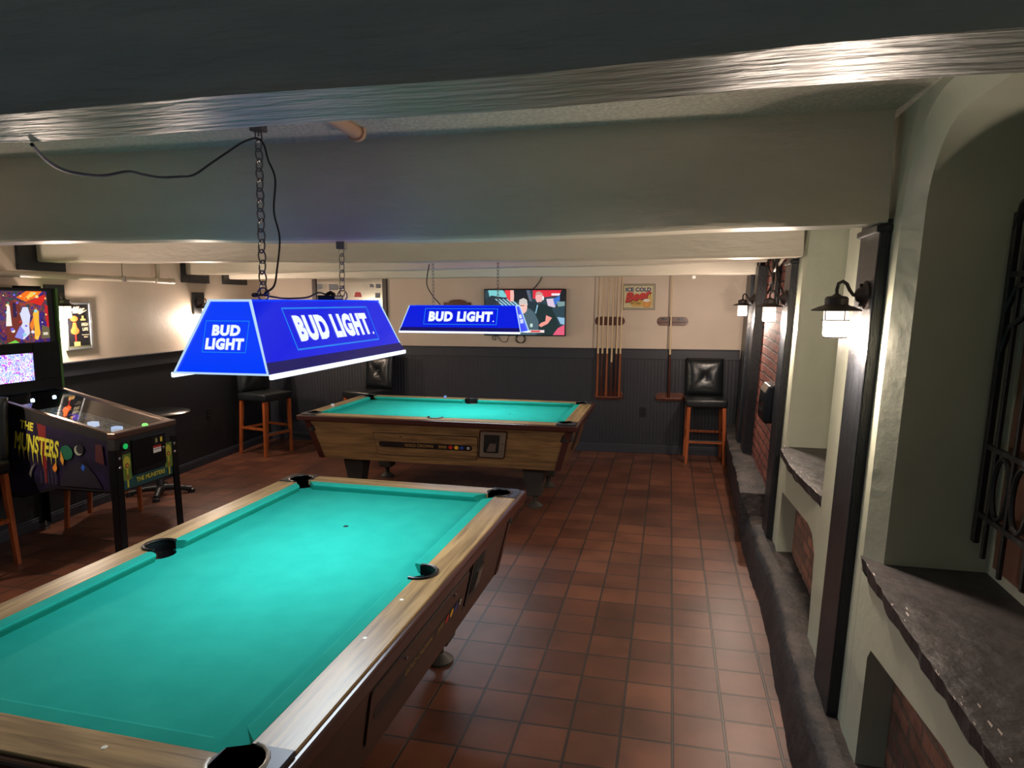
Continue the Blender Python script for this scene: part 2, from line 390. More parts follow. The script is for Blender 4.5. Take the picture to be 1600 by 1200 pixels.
# ------------------------------------------------------------------ right wall
def niche_wall(name, y0, y1, a, b, zs, oz, oy, ch, back, dlow):
    """pilasters and arch from y0 (near) to y1 (far); niche opening a..b; shelf height zs; low opening polygon oy in (y,z)"""
    mb = MB(RWf); r = 0.26; top = 2.32
    def path(off):
        p = [(b+off, zs-0.06), (b+off, top-r)]
        p += arc(b-r, top-r, r+off, 0, 90, 10)[1:]
        p += arc(a+r, top-r, r+off, 90, 180, 10)
        p += [(a-off, zs-0.06)]
        return p
    A = path(0.0); B = path(ch)
    outer = [(y0, 0.2), (y0, CEIL), (y1, CEIL), (y1, 0.2)]
    front = [(y1, 0.2), (y1, CEIL), (y0, CEIL), (y0, 0.2), (B[-1][0], 0.2)]+list(reversed(B))+[(B[0][0], 0.2)]
    mb.add([(0.04, p[0], p[1]) for p in front], [list(range(len(front)))])
    dA = 0.04+ch*0.7
    n = len(A)
    vs = [(0.04, *p) for p in B]+[(dA, *p) for p in A]+[(back, *p) for p in A]
    fs = []
    for i in range(n-1):
        fs.append((i, i+1, n+i+1, n+i)); fs.append((n+i, n+i+1, 2*n+i+1, 2*n+i))
    mb.add(vs, fs)
    # sides and back
    mb.add([(0.04, y1, 0.2), (0.04, y1, CEIL), (back+0.1, y1, CEIL), (back+0.1, y1, 0.2)], [(0,1,2,3)])
    mb.add([(0.04, y0, 0.2), (0.04, y0, CEIL), (back+0.1, y0, CEIL), (back+0.1, y0, 0.2)], [(0,1,2,3)])
    mb.add([(back, a-0.1, zs-0.06), (back, b+0.1, zs-0.06), (back, b+0.1, CEIL), (back, a-0.1, CEIL)], [(0,1,2,3)])
    struct(mb.build(name, PLAST, smooth=True))
    # apron under the shelf, with a low opening
    lo = MB(RWf); aa, bb = a-ch, b+ch
    o = oy
    fr = [(bb, 0.2), (bb, zs-0.05), (aa, zs-0.05), (aa, 0.2), (o[-1][0], 0.2)]+list(reversed(o))+[(o[0][0], 0.2)]
    lo.add([(dlow, *p) for p in fr], [list(range(len(fr)))])
    m = len(o)
    lo.add([(dlow, *p) for p in o]+[(dlow+0.12, *p) for p in o], [(i, i+1, m+i+1, m+i) for i in range(m-1)])
    lo.add([(0.04, bb, 0.2), (0.04, bb, zs-0.05), (dlow, bb, zs-0.05), (dlow, bb, 0.2)], [(0,1,2,3)])
    struct(lo.build('wall_right_apron_%s' % ('near' if a < 2 else 'far'), PLAST, smooth=True))
    struct(MB(RWf).box(dlow+0.09, dlow+0.3, a-0.05, b+0.05, 0.1, zs-0.06).build('wall_right_infill_%s' % ('near' if a < 2 else 'far'), BRICKD))
niche_wall('wall_right', 0.45, 2.62, 0.95, 2.47, 0.885, 0, [(2.36, 0.2), (2.36, 0.60), (2.33, 0.64), (1.7, 0.72), (1.15, 0.70), (1.10, 0.62), (1.08, 0.2)], 0.07, 0.40, 0.0405)
niche_wall('wall_right_far', 2.62, 4.70, 3.31, 4.43, 0.885, 0, [(4.42, 0.2), (4.42, 0.60), (3.54, 0.68), (3.42, 0.665), (3.33, 0.60), (3.28, 0.2)], 0.02, 0.34, 0.0405)
struct(MB(RWf).box(0.06, 0.3, 4.70, 6.95, 0.2, CEIL).build('wall_right_brick', BRICK))
struct(MB(RWf).box(0.02, 0.3, 6.80, 8.2, 0.0, CEIL).build('wall_right_end', BLACKW))
struct(MB().box(0.60, 0.9, -2.0, 0.5, 0, CEIL).build('wall_right_entry', PLAST))
# black timber posts
def post(name, y0, y1, d0, d1, z0, z1, cap=True):
    mb = MB(RWf); mb.box(d0, d1, y0, y1, z0, z1)
    if cap:
        mb.box(d0-0.012, d1, y0-0.008, y1+0.012, z1-0.045, z1-0.02)
    return struct(mb.build(name, BLACKW, bevel=0.006))
post('trim_13', 2.63, 2.90, 0.0, 0.05, 0.20, 2.06)
post('trim_14', 4.64, 4.90, 0.0, 0.07, 0.18, 2.06)
post('trim_15', 6.50, 6.76, -0.02, 0.08, 0.36, 2.10, False)
post('trim_16', 7.05, 7.28, -0.03, 0.05, 0.34, 2.06, False)
post('trim_17', 7.55, 7.72, 0.0, 0.05, 0.34, 2.06, False)
# door behind the grille at the back of the near niche
DOORW = mat('brown_door_wood', (112, 76, 58), 0.5)
struct(MB(RWf).box(0.385, 0.398, 1.0, 2.40, 0.93, 2.25).build('window_1', DOORW))

# rough curb along the right wall
def curb():
    mb = MB(); random.seed(3)
    xf = [(0.4, .50), (2.64, .513), (3.14, .53), (3.87, .560), (4.74, .556), (5.4, .573), (7.28, .638), (8.15, .66)]
    def X(y):
        for a, b in zip(xf, xf[1:]):
            if a[0] <= y <= b[0]: return a[1]+(b[1]-a[1])*(y-a[0])/(b[0]-a[0])
        return xf[-1][1]
    ys = []; y = 0.45
    while y < 8.09:
        ys.append(y); y += 0.05
    ys += [5.12, 5.13, 5.138, 5.142, 5.15, 5.16, 8.09]; ys = sorted(ys)
    n = 9; v = []; mi = []
    for y in ys:
        H = 0.215 if y < 5.14 else 0.385
        hy = 0.006*math.sin(y*7)+random.uniform(-.005, .005); H += hy
        x = X(y)+0.004*math.sin(y*3.3+1)+0.003*math.sin(y*11)
        lean = 0.035 if y < 5.14 else -0.035
        j = lambda s=0.005: random.uniform(-s, s)
        back = xw(y, 0.3)+0.22
        prof = [(x-0.004, -0.02), (x+j(), 0.03), (x+lean*0.4+j(), H*0.45), (x+lean*0.8+j(), H*0.85), (x+lean+0.012+j(), H-0.008), (x+lean+0.035+j(), H+j(0.003)), (x+lean+0.08, H+j(0.005)), (x+lean+0.13, H+j(0.005)), (back, H)]
        v += [(px, y, pz) for px, pz in prof]
    f = []
    for i in range(len(ys)-1):
        for k in range(n-1):
            f.append((i*n+k, i*n+k+1, (i+1)*n+k+1, (i+1)*n+k))
            mi.append(1 if k >= 4 else 0)
    o = len(mb.v); mb.v += v
    for a, m_ in zip(f, mi): mb.fc.append(list(a)); mb.mi.append(m_)
    ob = mb.build('trim_18', [CURB, CURBT], smooth=True)
    return struct(ob)
curb()

# slate shelves
def slate(pts, back, y_far, y_near, label):
    random.seed(len(label)); mb = MB(); fr = []
    for a, b in zip(pts, pts[1:]):
        for i in range(8):
            t = i/8; fr.append((a[0]+(b[0]-a[0])*t+random.uniform(-.003, .003), a[1]+(b[1]-a[1])*t))
    fr.append(pts[-1])
    z1 = 0.885; z0 = 0.838
    def P_(d, y, z): return (xw(y, z)+d, y, z)
    top = [P_(d, y, z1) for d, y in fr]+[P_(back, pts[-1][1], z1), P_(back, pts[0][1], z1)]
    bot = [P_(d+0.006+0.004*math.sin(y*23), y, z0+0.003*math.sin(y*31)) for d, y in fr]+[P_(back, pts[-1][1], z0), P_(back, pts[0][1], z0)]
    n = len(top)
    mb.add(top+bot, [list(range(n))], 0); 
    for i in range(n):
        j = (i+1) % n; mb.fc.append([i, j, n+j, n+i]); mb.mi.append(1)
    mb.fc.append([n+i for i in reversed(range(n))]); mb.mi.append(1)
    c = MB(lambda d, y, z: (xw(y, z)+d, y, z))
    for i in range(26):
        k = random.randrange(2, len(fr)-2); d, y = fr[k]; s = random.uniform(.003, .011)
        y += random.uniform(-.03, .03); d += random.uniform(0.002, .008) if i % 4 else random.uniform(.02, .05)
        q = [(d-s*.4, y-s), (d+s*.5, y-s*.4), (d+s*.3, y+s*.9), (d-s*.3, y+s*.6)]
        q = [(a_*0.6+d*0.4, b_*1.5-y*0.5) for a_, b_ in q]
        c.prism(q, z1-0.001, z1+0.0008)
    o = len(mb.v); mb.v += [c.f(*v) for v in c.v]
    for f_ in c.fc: mb.fc.append([o+i for i in f_]); mb.mi.append(2)
    o = mb.build('slate_shelf', [SLATE, SLATEE, CHIP], smooth=False)
    return tag(o, label, 'shelf')
slate([(0.035, 2.545), (0.025, 2.3), (0.022, 1.98), (0.02, 1.62), (0.022, 1.42), (0.03, 1.0), (0.04, 0.92)], 0.42, 2.55, 1.0, 'dark slate shelf with chipped pale edge in the nearest wall niche, under the iron grille')
slate([(0.035, 4.47), (-0.005, 4.35), (-0.012, 3.88), (0.015, 3.52), (0.035, 3.32)], 0.36, 4.5, 3.3, 'small dark slate shelf in the farther niche, between the two black posts')

# iron grille
def grille():
    g = empty('iron_grille', (xw(2.2, 1.0)+0.34, 2.2, 0.95), 0, 'black wrought iron grille with scrolls hanging in the near right niche', 'grille')
    def f(d, y, z): return (xw(y, z)+0.335+d-g.location.x, y-2.2, z-0.95)
    for y, z0, z1 in [(2.43, 1.0, 2.05), (2.36, 0.97, 2.0), (2.24, 0.95, 2.0), (2.10, 0.97, 2.0), (1.96, 0.95, 2.0), (1.84, 0.97, 2.05)]:
        w = 0.014 if y in (2.43, 1.84) else 0.008
        MB(f).box(-w/2, w/2+0.004, y-w, y+w, z0, z1).build('bar', IRON, g, bevel=0.002)
    for z in (1.10, 1.32, 1.86): MB(f).box(-0.006, 0.006, 1.83, 2.44, z-0.008, z+0.008).build('crossbar', IRON, g)
    for yc in (2.30, 2.17, 2.03, 1.90):
        MB(f).tube([(0, yc+0.05*math.cos(t*PI/10), 1.21+0.095*math.sin(t*PI/10)) for t in range(20)], 0.008, 6, True).build('scroll', IRON, g, True)
    sp = [(0, 2.43-0.0, 2.0), (0, 2.40, 2.07), (0, 2.34, 2.10), (0, 2.28, 2.07), (0, 2.26, 2.0), (0, 2.29, 1.95), (0, 2.33, 1.96), (0, 2.35, 2.0)]
    MB(f).tube(sp, 0.012, 6).build('scroll', IRON, g, True)
    MB(f).tube([(0, 2*2.135-p[1], p[2]) for p in sp], 0.012, 6).build('scroll', IRON, g, True)
    MB(f).tube([(0, 2.42, 1.75), (0, 2.37, 1.82), (0, 2.31, 1.83), (0, 2.28, 1.78), (0, 2.31, 1.73), (0, 2.38, 1.70), (0, 2.42, 1.62)], 0.01, 6).build('scroll', IRON, g, True)
grille()

# ------------------------------------------------------------------ wall lanterns
GLOW = emit('lantern_glass_glow', (255, 236, 214), 14.0)
GLASSC = emit('lantern_glass_upper', (255, 236, 214), 2.4)
def lantern(label, loc, rz, plaque=False, watts=SCONCE_W):
    """local -x points away from the wall"""
    t = empty('wall_lantern', loc, rz, label, 'wall lamp', 'lanterns on the side walls')
    if plaque: MB().box(-0.022, 0, -0.095, 0.095, -0.12, 0.115).build('mounting_board', PADM, t, bevel=0.003)
    o = -0.022 if plaque else 0
    mb = MB(); mb.lathe([(0.0, 0), (0.052, 0), (0.052, -0.008), (0.03, -0.02), (0.022, -0.034), (0.012, -0.04)], (o, 0, 0), 20, 'x')
    for s in (1, -1): mb.lathe([(0.006, -0.008), (0.006, -0.026)], (o, 0, s*0.035), 8, 'x')
    mb.build('backplate', BRONZE, t, True)
    cx = -0.10
    MB().tube([(o-0.02, 0, 0), (-0.045, 0, 0.0), (-0.058, 0, 0.018), (-0.068, 0, 0.04), (-0.082, 0, 0.05), (-0.096, 0, 0.042), (cx-0.001, 0, 0.02), (cx, 0, -0.005)], 0.0065, 8).build('arm', BRONZE, t, True)
    MB().lathe([(0.010, 0.004), (0.016, -0.002), (0.034, -0.005), (0.040, -0.012), (0.040, -0.034), (0.046, -0.038), (0.058, -0.041), (0.086, -0.054), (0.086, -0.057), (0.04, -0.054), (0.0, -0.05)], (cx, 0, 0.0), 28).build('hood', BRONZE, t, True)
    gz = -0.055
    MB().lathe([(0.041, gz-0.036), (0.041, gz-0.088), (0.036, gz-0.098), (0.0, gz-0.1)], (cx, 0, 0), 24).build('glass_shade', GLOW, t, True)
    MB().lathe([(0.041, gz), (0.041, gz-0.0355), (0.0, gz-0.0355)], (cx, 0, 0), 24).build('glass_shade', GLASSC, t, True)
    cg = MB()
    for k in range(4):
        an = k*PI/2+0.5; x, y = cx+0.045*math.cos(an), 0.045*math.sin(an); cg.tube([(x, y, gz+0.003), (x, y, gz-0.036)], 0.0018, 6)
    cg.tube([(cx+0.045*math.cos(k*PI/12), 0.045*math.sin(k*PI/12), gz-0.036) for k in range(24)], 0.002, 6, True)
    cg.build('cage', BRONZE, t, True)
    MB().tube([(cx+0.039*math.cos(k*PI/12), 0.039*math.sin(k*PI/12), gz-0.098) for k in range(24)], 0.003, 6, True).build('bottom_ring', BRONZE, t, True)
    for dz, fr in ((-0.07, 1.0),):
        ld = bpy.data.lights.new('bulb_light', 'POINT'); ld.energy = watts; ld.color = (1.0, 0.81, 0.67); ld.shadow_soft_size = 0.03
        lo = bpy.data.objects.new('bulb_light', ld); COL.objects.link(lo); lo.parent = t; lo.location = (cx, 0, gz-0.135)
    return t
lantern('nearest black hooded lantern on the right wall, on the nearest timber post', (xw(2.71, 1.8), 2.71, 1.80), 0)
lantern('second black hooded lantern on the right wall, beside the brick and above the towel dispenser', (xw(4.75, 1.8), 4.75, 1.80), 0)
lantern('farthest black hooded lantern on the right wall, near the back corner', (xw(6.66, 1.8)-0.02, 6.66, 1.80), 0)
lantern('black lantern on a dark board on the left wall, behind the near billiard lamp', (xl(6.43), 6.43, 1.755), PI+0.06, True)
lantern('added unseen black lantern on the left wall beyond the left picture edge, nearer than the pinball machine', (xl(2.75), 2.75, 1.79), PI+0.06, True, 42.0)  # added unseen lantern, spaced like the others, to brighten second beam and pinball side
lantern('black lantern on the left wall between the pinball backbox and the framed poster', (xl(4.62), 4.56, 1.79), PI+0.06, True)

# ------------------------------------------------------------------ pool tables
GREYP = mat('coin_panel_grey', (140, 132, 118), 0.4, 0.6)
REDI = mat('red_ink', (178, 40, 34), 0.4); YELI = mat('yellow_ink', (226, 176, 50), 0.4); BLUI = mat('blue_ink', (40, 60, 140), 0.4)
GOLDI = mat('gold_ink', (150, 118, 62), 0.4); ORGI = mat('orange_ink', (190, 90, 40), 0.4)
def pool_table(loc, rz, L, W, label, sidem, dots):
    t = empty('pool_table', loc, rz, label, 'pool table', 'coin operated pool tables')
    hl, hw = L/2, W/2; RW_ = 0.112; CU = 0.052; zt = 0.79; zb = 0.753
    ix, iy = hl-RW_, hw-RW_           # inner edge of the wood
    px_, py_ = ix-CU, iy-CU           # cushion nose
    cr = 0.062; PCU, PCV = 0.090, 0.100
    # cabinet, tapering to the bottom
    def tap(x, y, z):
        k = (0.74-z)/0.35
        return (x*(1-k*0.105/hl), y*(1-k*0.075/hw), z)
    a, b = hl-0.03, hw-0.03
    th_ = 0.03
    MB(tap).box(-a, a, -b, -b+th_, 0.385, 0.742).box(-a, a, b-th_, b, 0.385, 0.742).box(-a, -a+th_, -b+th_, b-th_, 0.385, 0.742).box(a-th_, a, -b+th_, b-th_, 0.385, 0.742).box(-a+th_, a-th_, -b+th_, b-th_, 0.385, 0.40).build('cabinet', [sidem], t)
    for sx in (-1, 1):
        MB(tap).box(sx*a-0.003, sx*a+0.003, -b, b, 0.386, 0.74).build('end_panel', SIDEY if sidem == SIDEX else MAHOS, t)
        for sy in (-1, 1):
            MB(tap).box(min(sx*a, sx*(a-0.05))-(0.006 if sx < 0 else -0.0), max(sx*a, sx*(a-0.05))+(0.006 if sx > 0 else 0), sy*b-0.006, sy*b+0.006, 0.385, 0.742).build('corner_trim', MAHO, t)
    # mahogany apron moulding below the rail tops
    mo = MB(); MO = 0.020
    for (x0, x1, y0, y1) in ((-hl-MO, hl+MO, -hw-MO, -hw+0.02), (-hl-MO, hl+MO, hw-0.02, hw+MO), (-hl-MO, -hl+0.02, -hw+0.02, hw-0.02), (hl-0.02, hl+MO, -hw+0.02, hw-0.02)):
        mo.box(x0, x1, y0, y1, 0.738, 0.783)
    mo.build('rail_moulding', MAHO, t, bevel=0.008)
    # slate bed with cloth; notched at the pockets
    bx, by = ix-0.004, iy-0.004
    Cx, Cy = hl-PCU, hw-PCV; rr_ = cr+0.002
    th0 = 180+math.degrees(math.acos((Cx-bx)/rr_)); th1 = 180+math.degrees(math.asin((Cy-by)/rr_))
    q1 = arc(Cx, Cy, rr_, th0, th1, 8)                       # corner (+,+), going counter clockwise
    side_n = arc(0, -by-0.012, cr, 168, 12, 8)
    pts = side_n+[(x, -y) for x, y in reversed(q1)]+q1+[(-x, -y) for x, y in side_n]+[(-x, y) for x, y in reversed(q1)]+[(-x, -y) for x, y in q1]
    MB().prism(pts, 0.743, zb).build('felt_bed', FELT, t)
    MB().lathe([(0.012, zb), (0.012, zb+0.0008), (0.0, zb+0.0008)], (px_*0.5, 0, 0), 14).build('foot_spot', REDI if False else BLKP, t)
    # wooden rails
    cl = 0.155
    for sy in (-1, 1):
        s = sy
        inner = [(-hl+cl, s*iy)]+[(x, s*(iy-0.012+0*0) if False else y*1.0) for x, y in ([(-0.066, s*iy)]+[(0.066*math.cos(math.radians(180-18*i)), s*(iy+0.066*math.sin(math.radians(18*i)))) for i in range(1, 10)]+[(0.066, s*iy)])]+[(hl-cl, s*iy)]
        poly = [(-hl+cl, s*hw)]+inner+[(hl-cl, s*hw)]
        poly = [(x, y if abs(y) <= hw else s*hw) for x, y in poly]
        MB().prism(poly, 0.766, zt).build('rail', LAMX, t, bevel=0.003)
    for sx in (-1, 1):
        x0, x1 = sorted((sx*ix, sx*hl)); MB().box(x0, x1, -hw+cl, hw-cl, 0.766, zt).build('rail', LAMY, t, bevel=0.003)
    for (dx_, dy_) in dots: MB().lathe([(0.007, zt-0.001), (0.007, zt+0.0008), (0, zt+0.0008)], (dx_, dy_, 0), 10).build('sight_dot', PEARL, t)
    # cushions
    def cushion(p0, p1, nrm, e0, e1):
        """p0->p1 along the rail at the wood edge; nrm inward"""
        p0 = Vector((p0[0], p0[1], 0)); p1 = Vector((p1[0], p1[1], 0)); d = (p1-p0).normalized(); n = Vector((nrm[0], nrm[1], 0))
        sec = [(0, 0.745, 0), (0, zt-0.001, 0), (0.8, zt-0.001, 0.75), (0.95, zt-0.003, 0.95), (1.0, zt-0.007, 1), (0.96, zt-0.014, 0.97), (0.66, 0.748, 0.7)]
        v = []
        for base, sg, e in ((p0, 1, e0), (p1, -1, e1)):
            for (k, z, kk) in sec: v.append(base+n*(CU*k)+d*(sg*e*kk)+Vector((0, 0, z)))
        m = len(sec); f = [list(range(m)), list(reversed(range(m, 2*m)))]+[[i, (i+1) % m, m+(i+1) % m, m+i] for i in range(m)]
        MB().add(v, f).build('cushion', FELT, t)
    cc = 0.054
    for s in (-1, 1):
        cushion((-ix+cc, s*iy), (-0.062, s*iy), (0, -s), 0.05, 0.022)
        cushion((0.062, s*iy), (ix-cc, s*iy), (0, -s), 0.022, 0.05)
        cushion((s*ix, -iy+cc), (s*ix, iy-cc), (-s, 0), 0.05, 0.05)
    # corner castings and pockets
    for sx in (-1, 1):
        for sy in (-1, 1):
            def Q(u, v): return (sx*(hl-u), sy*(hw-v))
            pc = (PCU, PCV)
            out = [(cl, 0), (0.035, 0)]+[(0.035-0.035*math.sin(math.radians(a_)), 0.035-0.035*math.cos(math.radians(a_))) for a_ in (22, 45, 68)]+[(0, 0.035), (0, cl), (RW_, cl)]
            r_ = cr
            inn = [(pc[0]+r_*math.cos(math.radians(a_)), pc[1]+r_*math.sin(math.radians(a_))) for a_ in range(98, 362, 20)]
            poly = [Q(*p) for p in out+inn+[(cl, RW_)]]
            MB().prism(poly, 0.75, zt+0.004).build('pocket_casting', CASTM, t, bevel=0.004)
            MB().tube([Q(pc[0]+(r_+.002)*math.cos(math.radians(a_)), pc[1]+(r_+.002)*math.sin(math.radians(a_)))+(zt+0.003,) for a_ in range(95, 361, 20)], 0.006, 8).build('pocket_rim', STEEL if (sx < 0 and sy < 0 and rz > 1) else BLKP, t, True)
            cxp, cyp = Q(*pc)
            pk = MB(); n = 20; r2 = r_+0.001
            vs = [(cxp+r2*math.cos(2*PI*k/n), cyp+r2*math.sin(2*PI*k/n), z) for z in (0.755, 0.64) for k in range(n)]
            fs = [(k, (k+1) % n, n+(k+1) % n, n+k) for k in range(n)]+[tuple(range(n, 2*n))]
            pk.add(vs, fs); pk.build('pocket', BLKM, t, True)
            # raised liner on the far half
            ln = [Q(pc[0]+r_*math.cos(math.radians(a_)), pc[1]+r_*math.sin(math.radians(a_))) for a_ in range(95, 361, 20)]
            MB().add([(p[0], p[1], z) for z in (0.75, zt+0.003) for p in ln], [(k, k+1, len(ln)+k+1, len(ln)+k) for k in range(len(ln)-1)]).build('pocket_liner', BLKP, t, True)
    for sy in (-1, 1):
        ln = [(0.062*math.cos(math.radians(a_)), sy*(iy+0.062*math.sin(math.radians(a_)))) for a_ in range(-20, 201, 20)]
        MB().add([(p[0], p[1], z) for z in (0.70, zt+0.001) for p in ln], [(k, k+1, len(ln)+k+1, len(ln)+k) for k in range(len(ln)-1)]).build('pocket_liner', BLKP, t, True)
        MB().tube([(p[0]*1.04, p[1]+sy*0.003, zt+0.0015) for p in ln], 0.007, 8).build('pocket_rim', BLKP, t, True)
        n = 20; vs = [(0.0615*math.cos(2*PI*k/n), sy*(iy+0.0)+0.0615*math.sin(2*PI*k/n), z) for z in (0.745, 0.66) for k in range(n)]
        MB().add(vs, [(k, (k+1) % n, n+(k+1) % n, n+k) for k in range(n)]+[tuple(range(n, 2*n))]).build('pocket', BLKM, t, True)
    # long side with ball return and coin mechanism, on local -y
    def face(x, d, z):
        k = (0.74-z)/0.35
        return (x*(1-k*0.105/hl), -(b*(1-k*0.075/hw))-d, z)
    def rrect(x0, x1, z0, z1, r):
        return arc(x1-r, z1-r, r, 0, 90, 4)+arc(x0+r, z1-r, r, 90, 180, 4)+arc(x0+r, z0+r, r, 180, 270, 4)+arc(x1-r, z0+r, r, 270, 360, 4)
    def slab(poly, d0, d1, m, name, par, **k):
        mb = MB(); n = len(poly)
        mb.add([face(x, d0, z) for x, z in poly]+[face(x, d1, z) for x, z in poly], [list(range(n)), list(range(n, 2*n))]+[[i, (i+1) % n, n+(i+1) % n, n+i] for i in range(n)])
        return mb.build(name, m, par, **k)
    slab(rrect(-0.566, 0.412, 0.444, 0.651, 0.02), 0.0, 0.001, BLKP, 'panel_gap', t)
    pn = slab(rrect(-0.56, 0.405, 0.45, 0.645, 0.018), 0.0, 0.006, sidem, 'ball_return_panel', t)
    vsl = slab(rrect(-0.525, 0.36, 0.52, 0.572, 0.025), 0.004, 0.0068, BLKP, 'viewing_slot', pn)
    fl = Flat(lambda u, v, d: face(u, 0.0068+d, v))
    fl.text('GOLD CROWN', -0.14, 0.546, 0.27, 0.026, GOLDI, 0.02)
    fl.text('2000', 0.085, 0.546, 0.08, 0.026, GOLDI, 0.02)
    fl.rect(-0.12, -0.085, 0.534, 0.558, ORGI) if False else None
    for u, m_ in ((0.16, REDI), (0.215, YELI), (0.265, BLUI)): fl.ell(u, 0.546, 0.02, 0.017, m_)
    fl.ell(0.325, 0.546, 0.012, 0.012, WHITE); fl.ell(0.325, 0.546, 0.006, 0.006, BLACKI)
    fl.merge(vsl)
    for u in (-0.30, 0.21): slab([(u+0.007*math.cos(k*PI/4), 0.622+0.007*math.sin(k*PI/4)) for k in range(8)], 0.005, 0.014, CHROME, 'lock', pn)
    cm = slab(rrect(0.418, 0.665, 0.462, 0.716, 0.022), 0.0, 0.004, BLKP if sidem != SIDEX else MAHOS, 'coin_mechanism', t)
    slab(rrect(0.432, 0.652, 0.476, 0.70, 0.014), 0.003, 0.009, GREYP if sidem == SIDEX else BLKP, 'faceplate', cm)
    slab(rrect(0.465, 0.602, 0.515, 0.675, 0.01), 0.008, 0.0105, BLKM, 'coin_recess', cm)
    slab([(0.495, 0.53), (0.575, 0.53), (0.58, 0.60), (0.52, 0.60)], 0.010, 0.022, STEEL, 'coin_slide', cm)
    for z in (0.505, 0.535, 0.60): slab([(0.632+0.006*math.cos(k*PI/4), z+0.006*math.sin(k*PI/4)) for k in range(8)], 0.008, 0.013, CHROME, 'lock', cm)
    # ball door on the +x end
    def eface(y, d, z):
        k = (0.74-z)/0.35
        return (a*(1-k*0.105/hl)+d, y*(1-k*0.075/hw), z)
    n_ = 0
    mbp = MB(); pl = [(-0.16, 0.5), (-0.1, 0.46), (0.06, 0.46), (0.1, 0.5), (0.1, 0.62), (0.06, 0.66), (-0.12, 0.66), (-0.16, 0.62)]
    mbp.add([eface(y, 0.003, z) for y, z in pl]+[eface(y, 0.009, z) for y, z in pl], [list(range(8)), list(range(8, 16))]+[[i, (i+1) % 8, 8+(i+1) % 8, 8+i] for i in range(8)])
    mbp.build('cue_ball_return', BLKP, t)
    # legs with levelling feet
    for sx in (-1, 1):
        for sy in (-1, 1):
            cx, cy = sx*0.83, sy*(hw-0.33); cx = sx*(hl-0.385)
            mb = MB(); T = 0.10; Bt = 0.062
            mb.add([(cx-Bt, cy-Bt, 0.11), (cx+Bt, cy-Bt, 0.11), (cx+Bt, cy+Bt, 0.11), (cx-Bt, cy+Bt, 0.11), (cx-T, cy-T, 0.386), (cx+T, cy-T, 0.386), (cx+T, cy+T, 0.386), (cx-T, cy+T, 0.386)],
                   [(0,3,2,1), (4,5,6,7), (0,1,5,4), (1,2,6,5), (2,3,7,6), (3,0,4,7)])
            lg = mb.build('leg', LEGG, t, bevel=0.006)
            MB().lathe([(0.07, 0.0), (0.07, 0.012), (0.045, 0.03), (0.022, 0.045), (0.022, 0.112)], (cx, cy, 0), 20).build('levelling_foot', LEGG, lg, True)
    return t
T1 = pool_table((-1.428, 2.275, 0), PI/2-0.02, 2.33, 1.345, 'nearest pool table, mahogany sides and worn green cloth, cropped by the picture edge', MAHOS, [(-0.233, -0.59), (-0.502, -0.589), (-1.10, -0.253)])
T2 = pool_table((-1.937, 6.03, 0), 0, 2.44, 1.33, 'farther pool table with wood laminate side and grey coin plate, near the back wall', SIDEX, [])
def chalk(loc, m, label):
    o = MB().box(-0.012, 0.012, -0.012, 0.012, 0, 0.022).build('chalk_cube', [m], bevel=0.002); o.location = loc; tag(o, label, 'chalk')
chalk((-1.935-0.30, 6.03+0.61, 0.79), CHALK, 'blue chalk cube on the back rail of the farther pool table')
chalk((-1.937-1.155, 6.03-0.18, 0.79), CHALKW, 'pale chalk cube on the left rail of the farther pool table')

# ------------------------------------------------------------------ billiard lamps
def lampmat(name, c, e, dark=0.1):
    m = bpy.data.materials.new(name); m.use_nodes = True; b = m.node_tree.nodes['Principled BSDF']
    b.inputs['Base Color'].default_value = tuple(x*dark for x in srgb(c)[:3])+(1,); b.inputs['Roughness'].default_value = 0.15
    b.inputs['Emission Color'].default_value = srgb(c); b.inputs['Emission Strength'].default_value = e
    return m
BLUE_END = lampmat('backlit_blue_end', (0, 60, 255), 0.75)
BLUE_SIDE = lampmat('backlit_blue_side', (0, 26, 235), 0.68)
NAVYB = lampmat('navy_skirt', (26, 20, 130), 0.26, 0.6)
EDGE = lampmat('light_acrylic_edge', (190, 225, 255), 0.72)
LETW = lampmat('backlit_letters', (240, 250, 255), 0.78)
LINEB = lampmat('backlit_border', (30, 140, 255), 0.62)
UNDER = emit('lamp_diffuser', (225, 240, 255), 6.0)
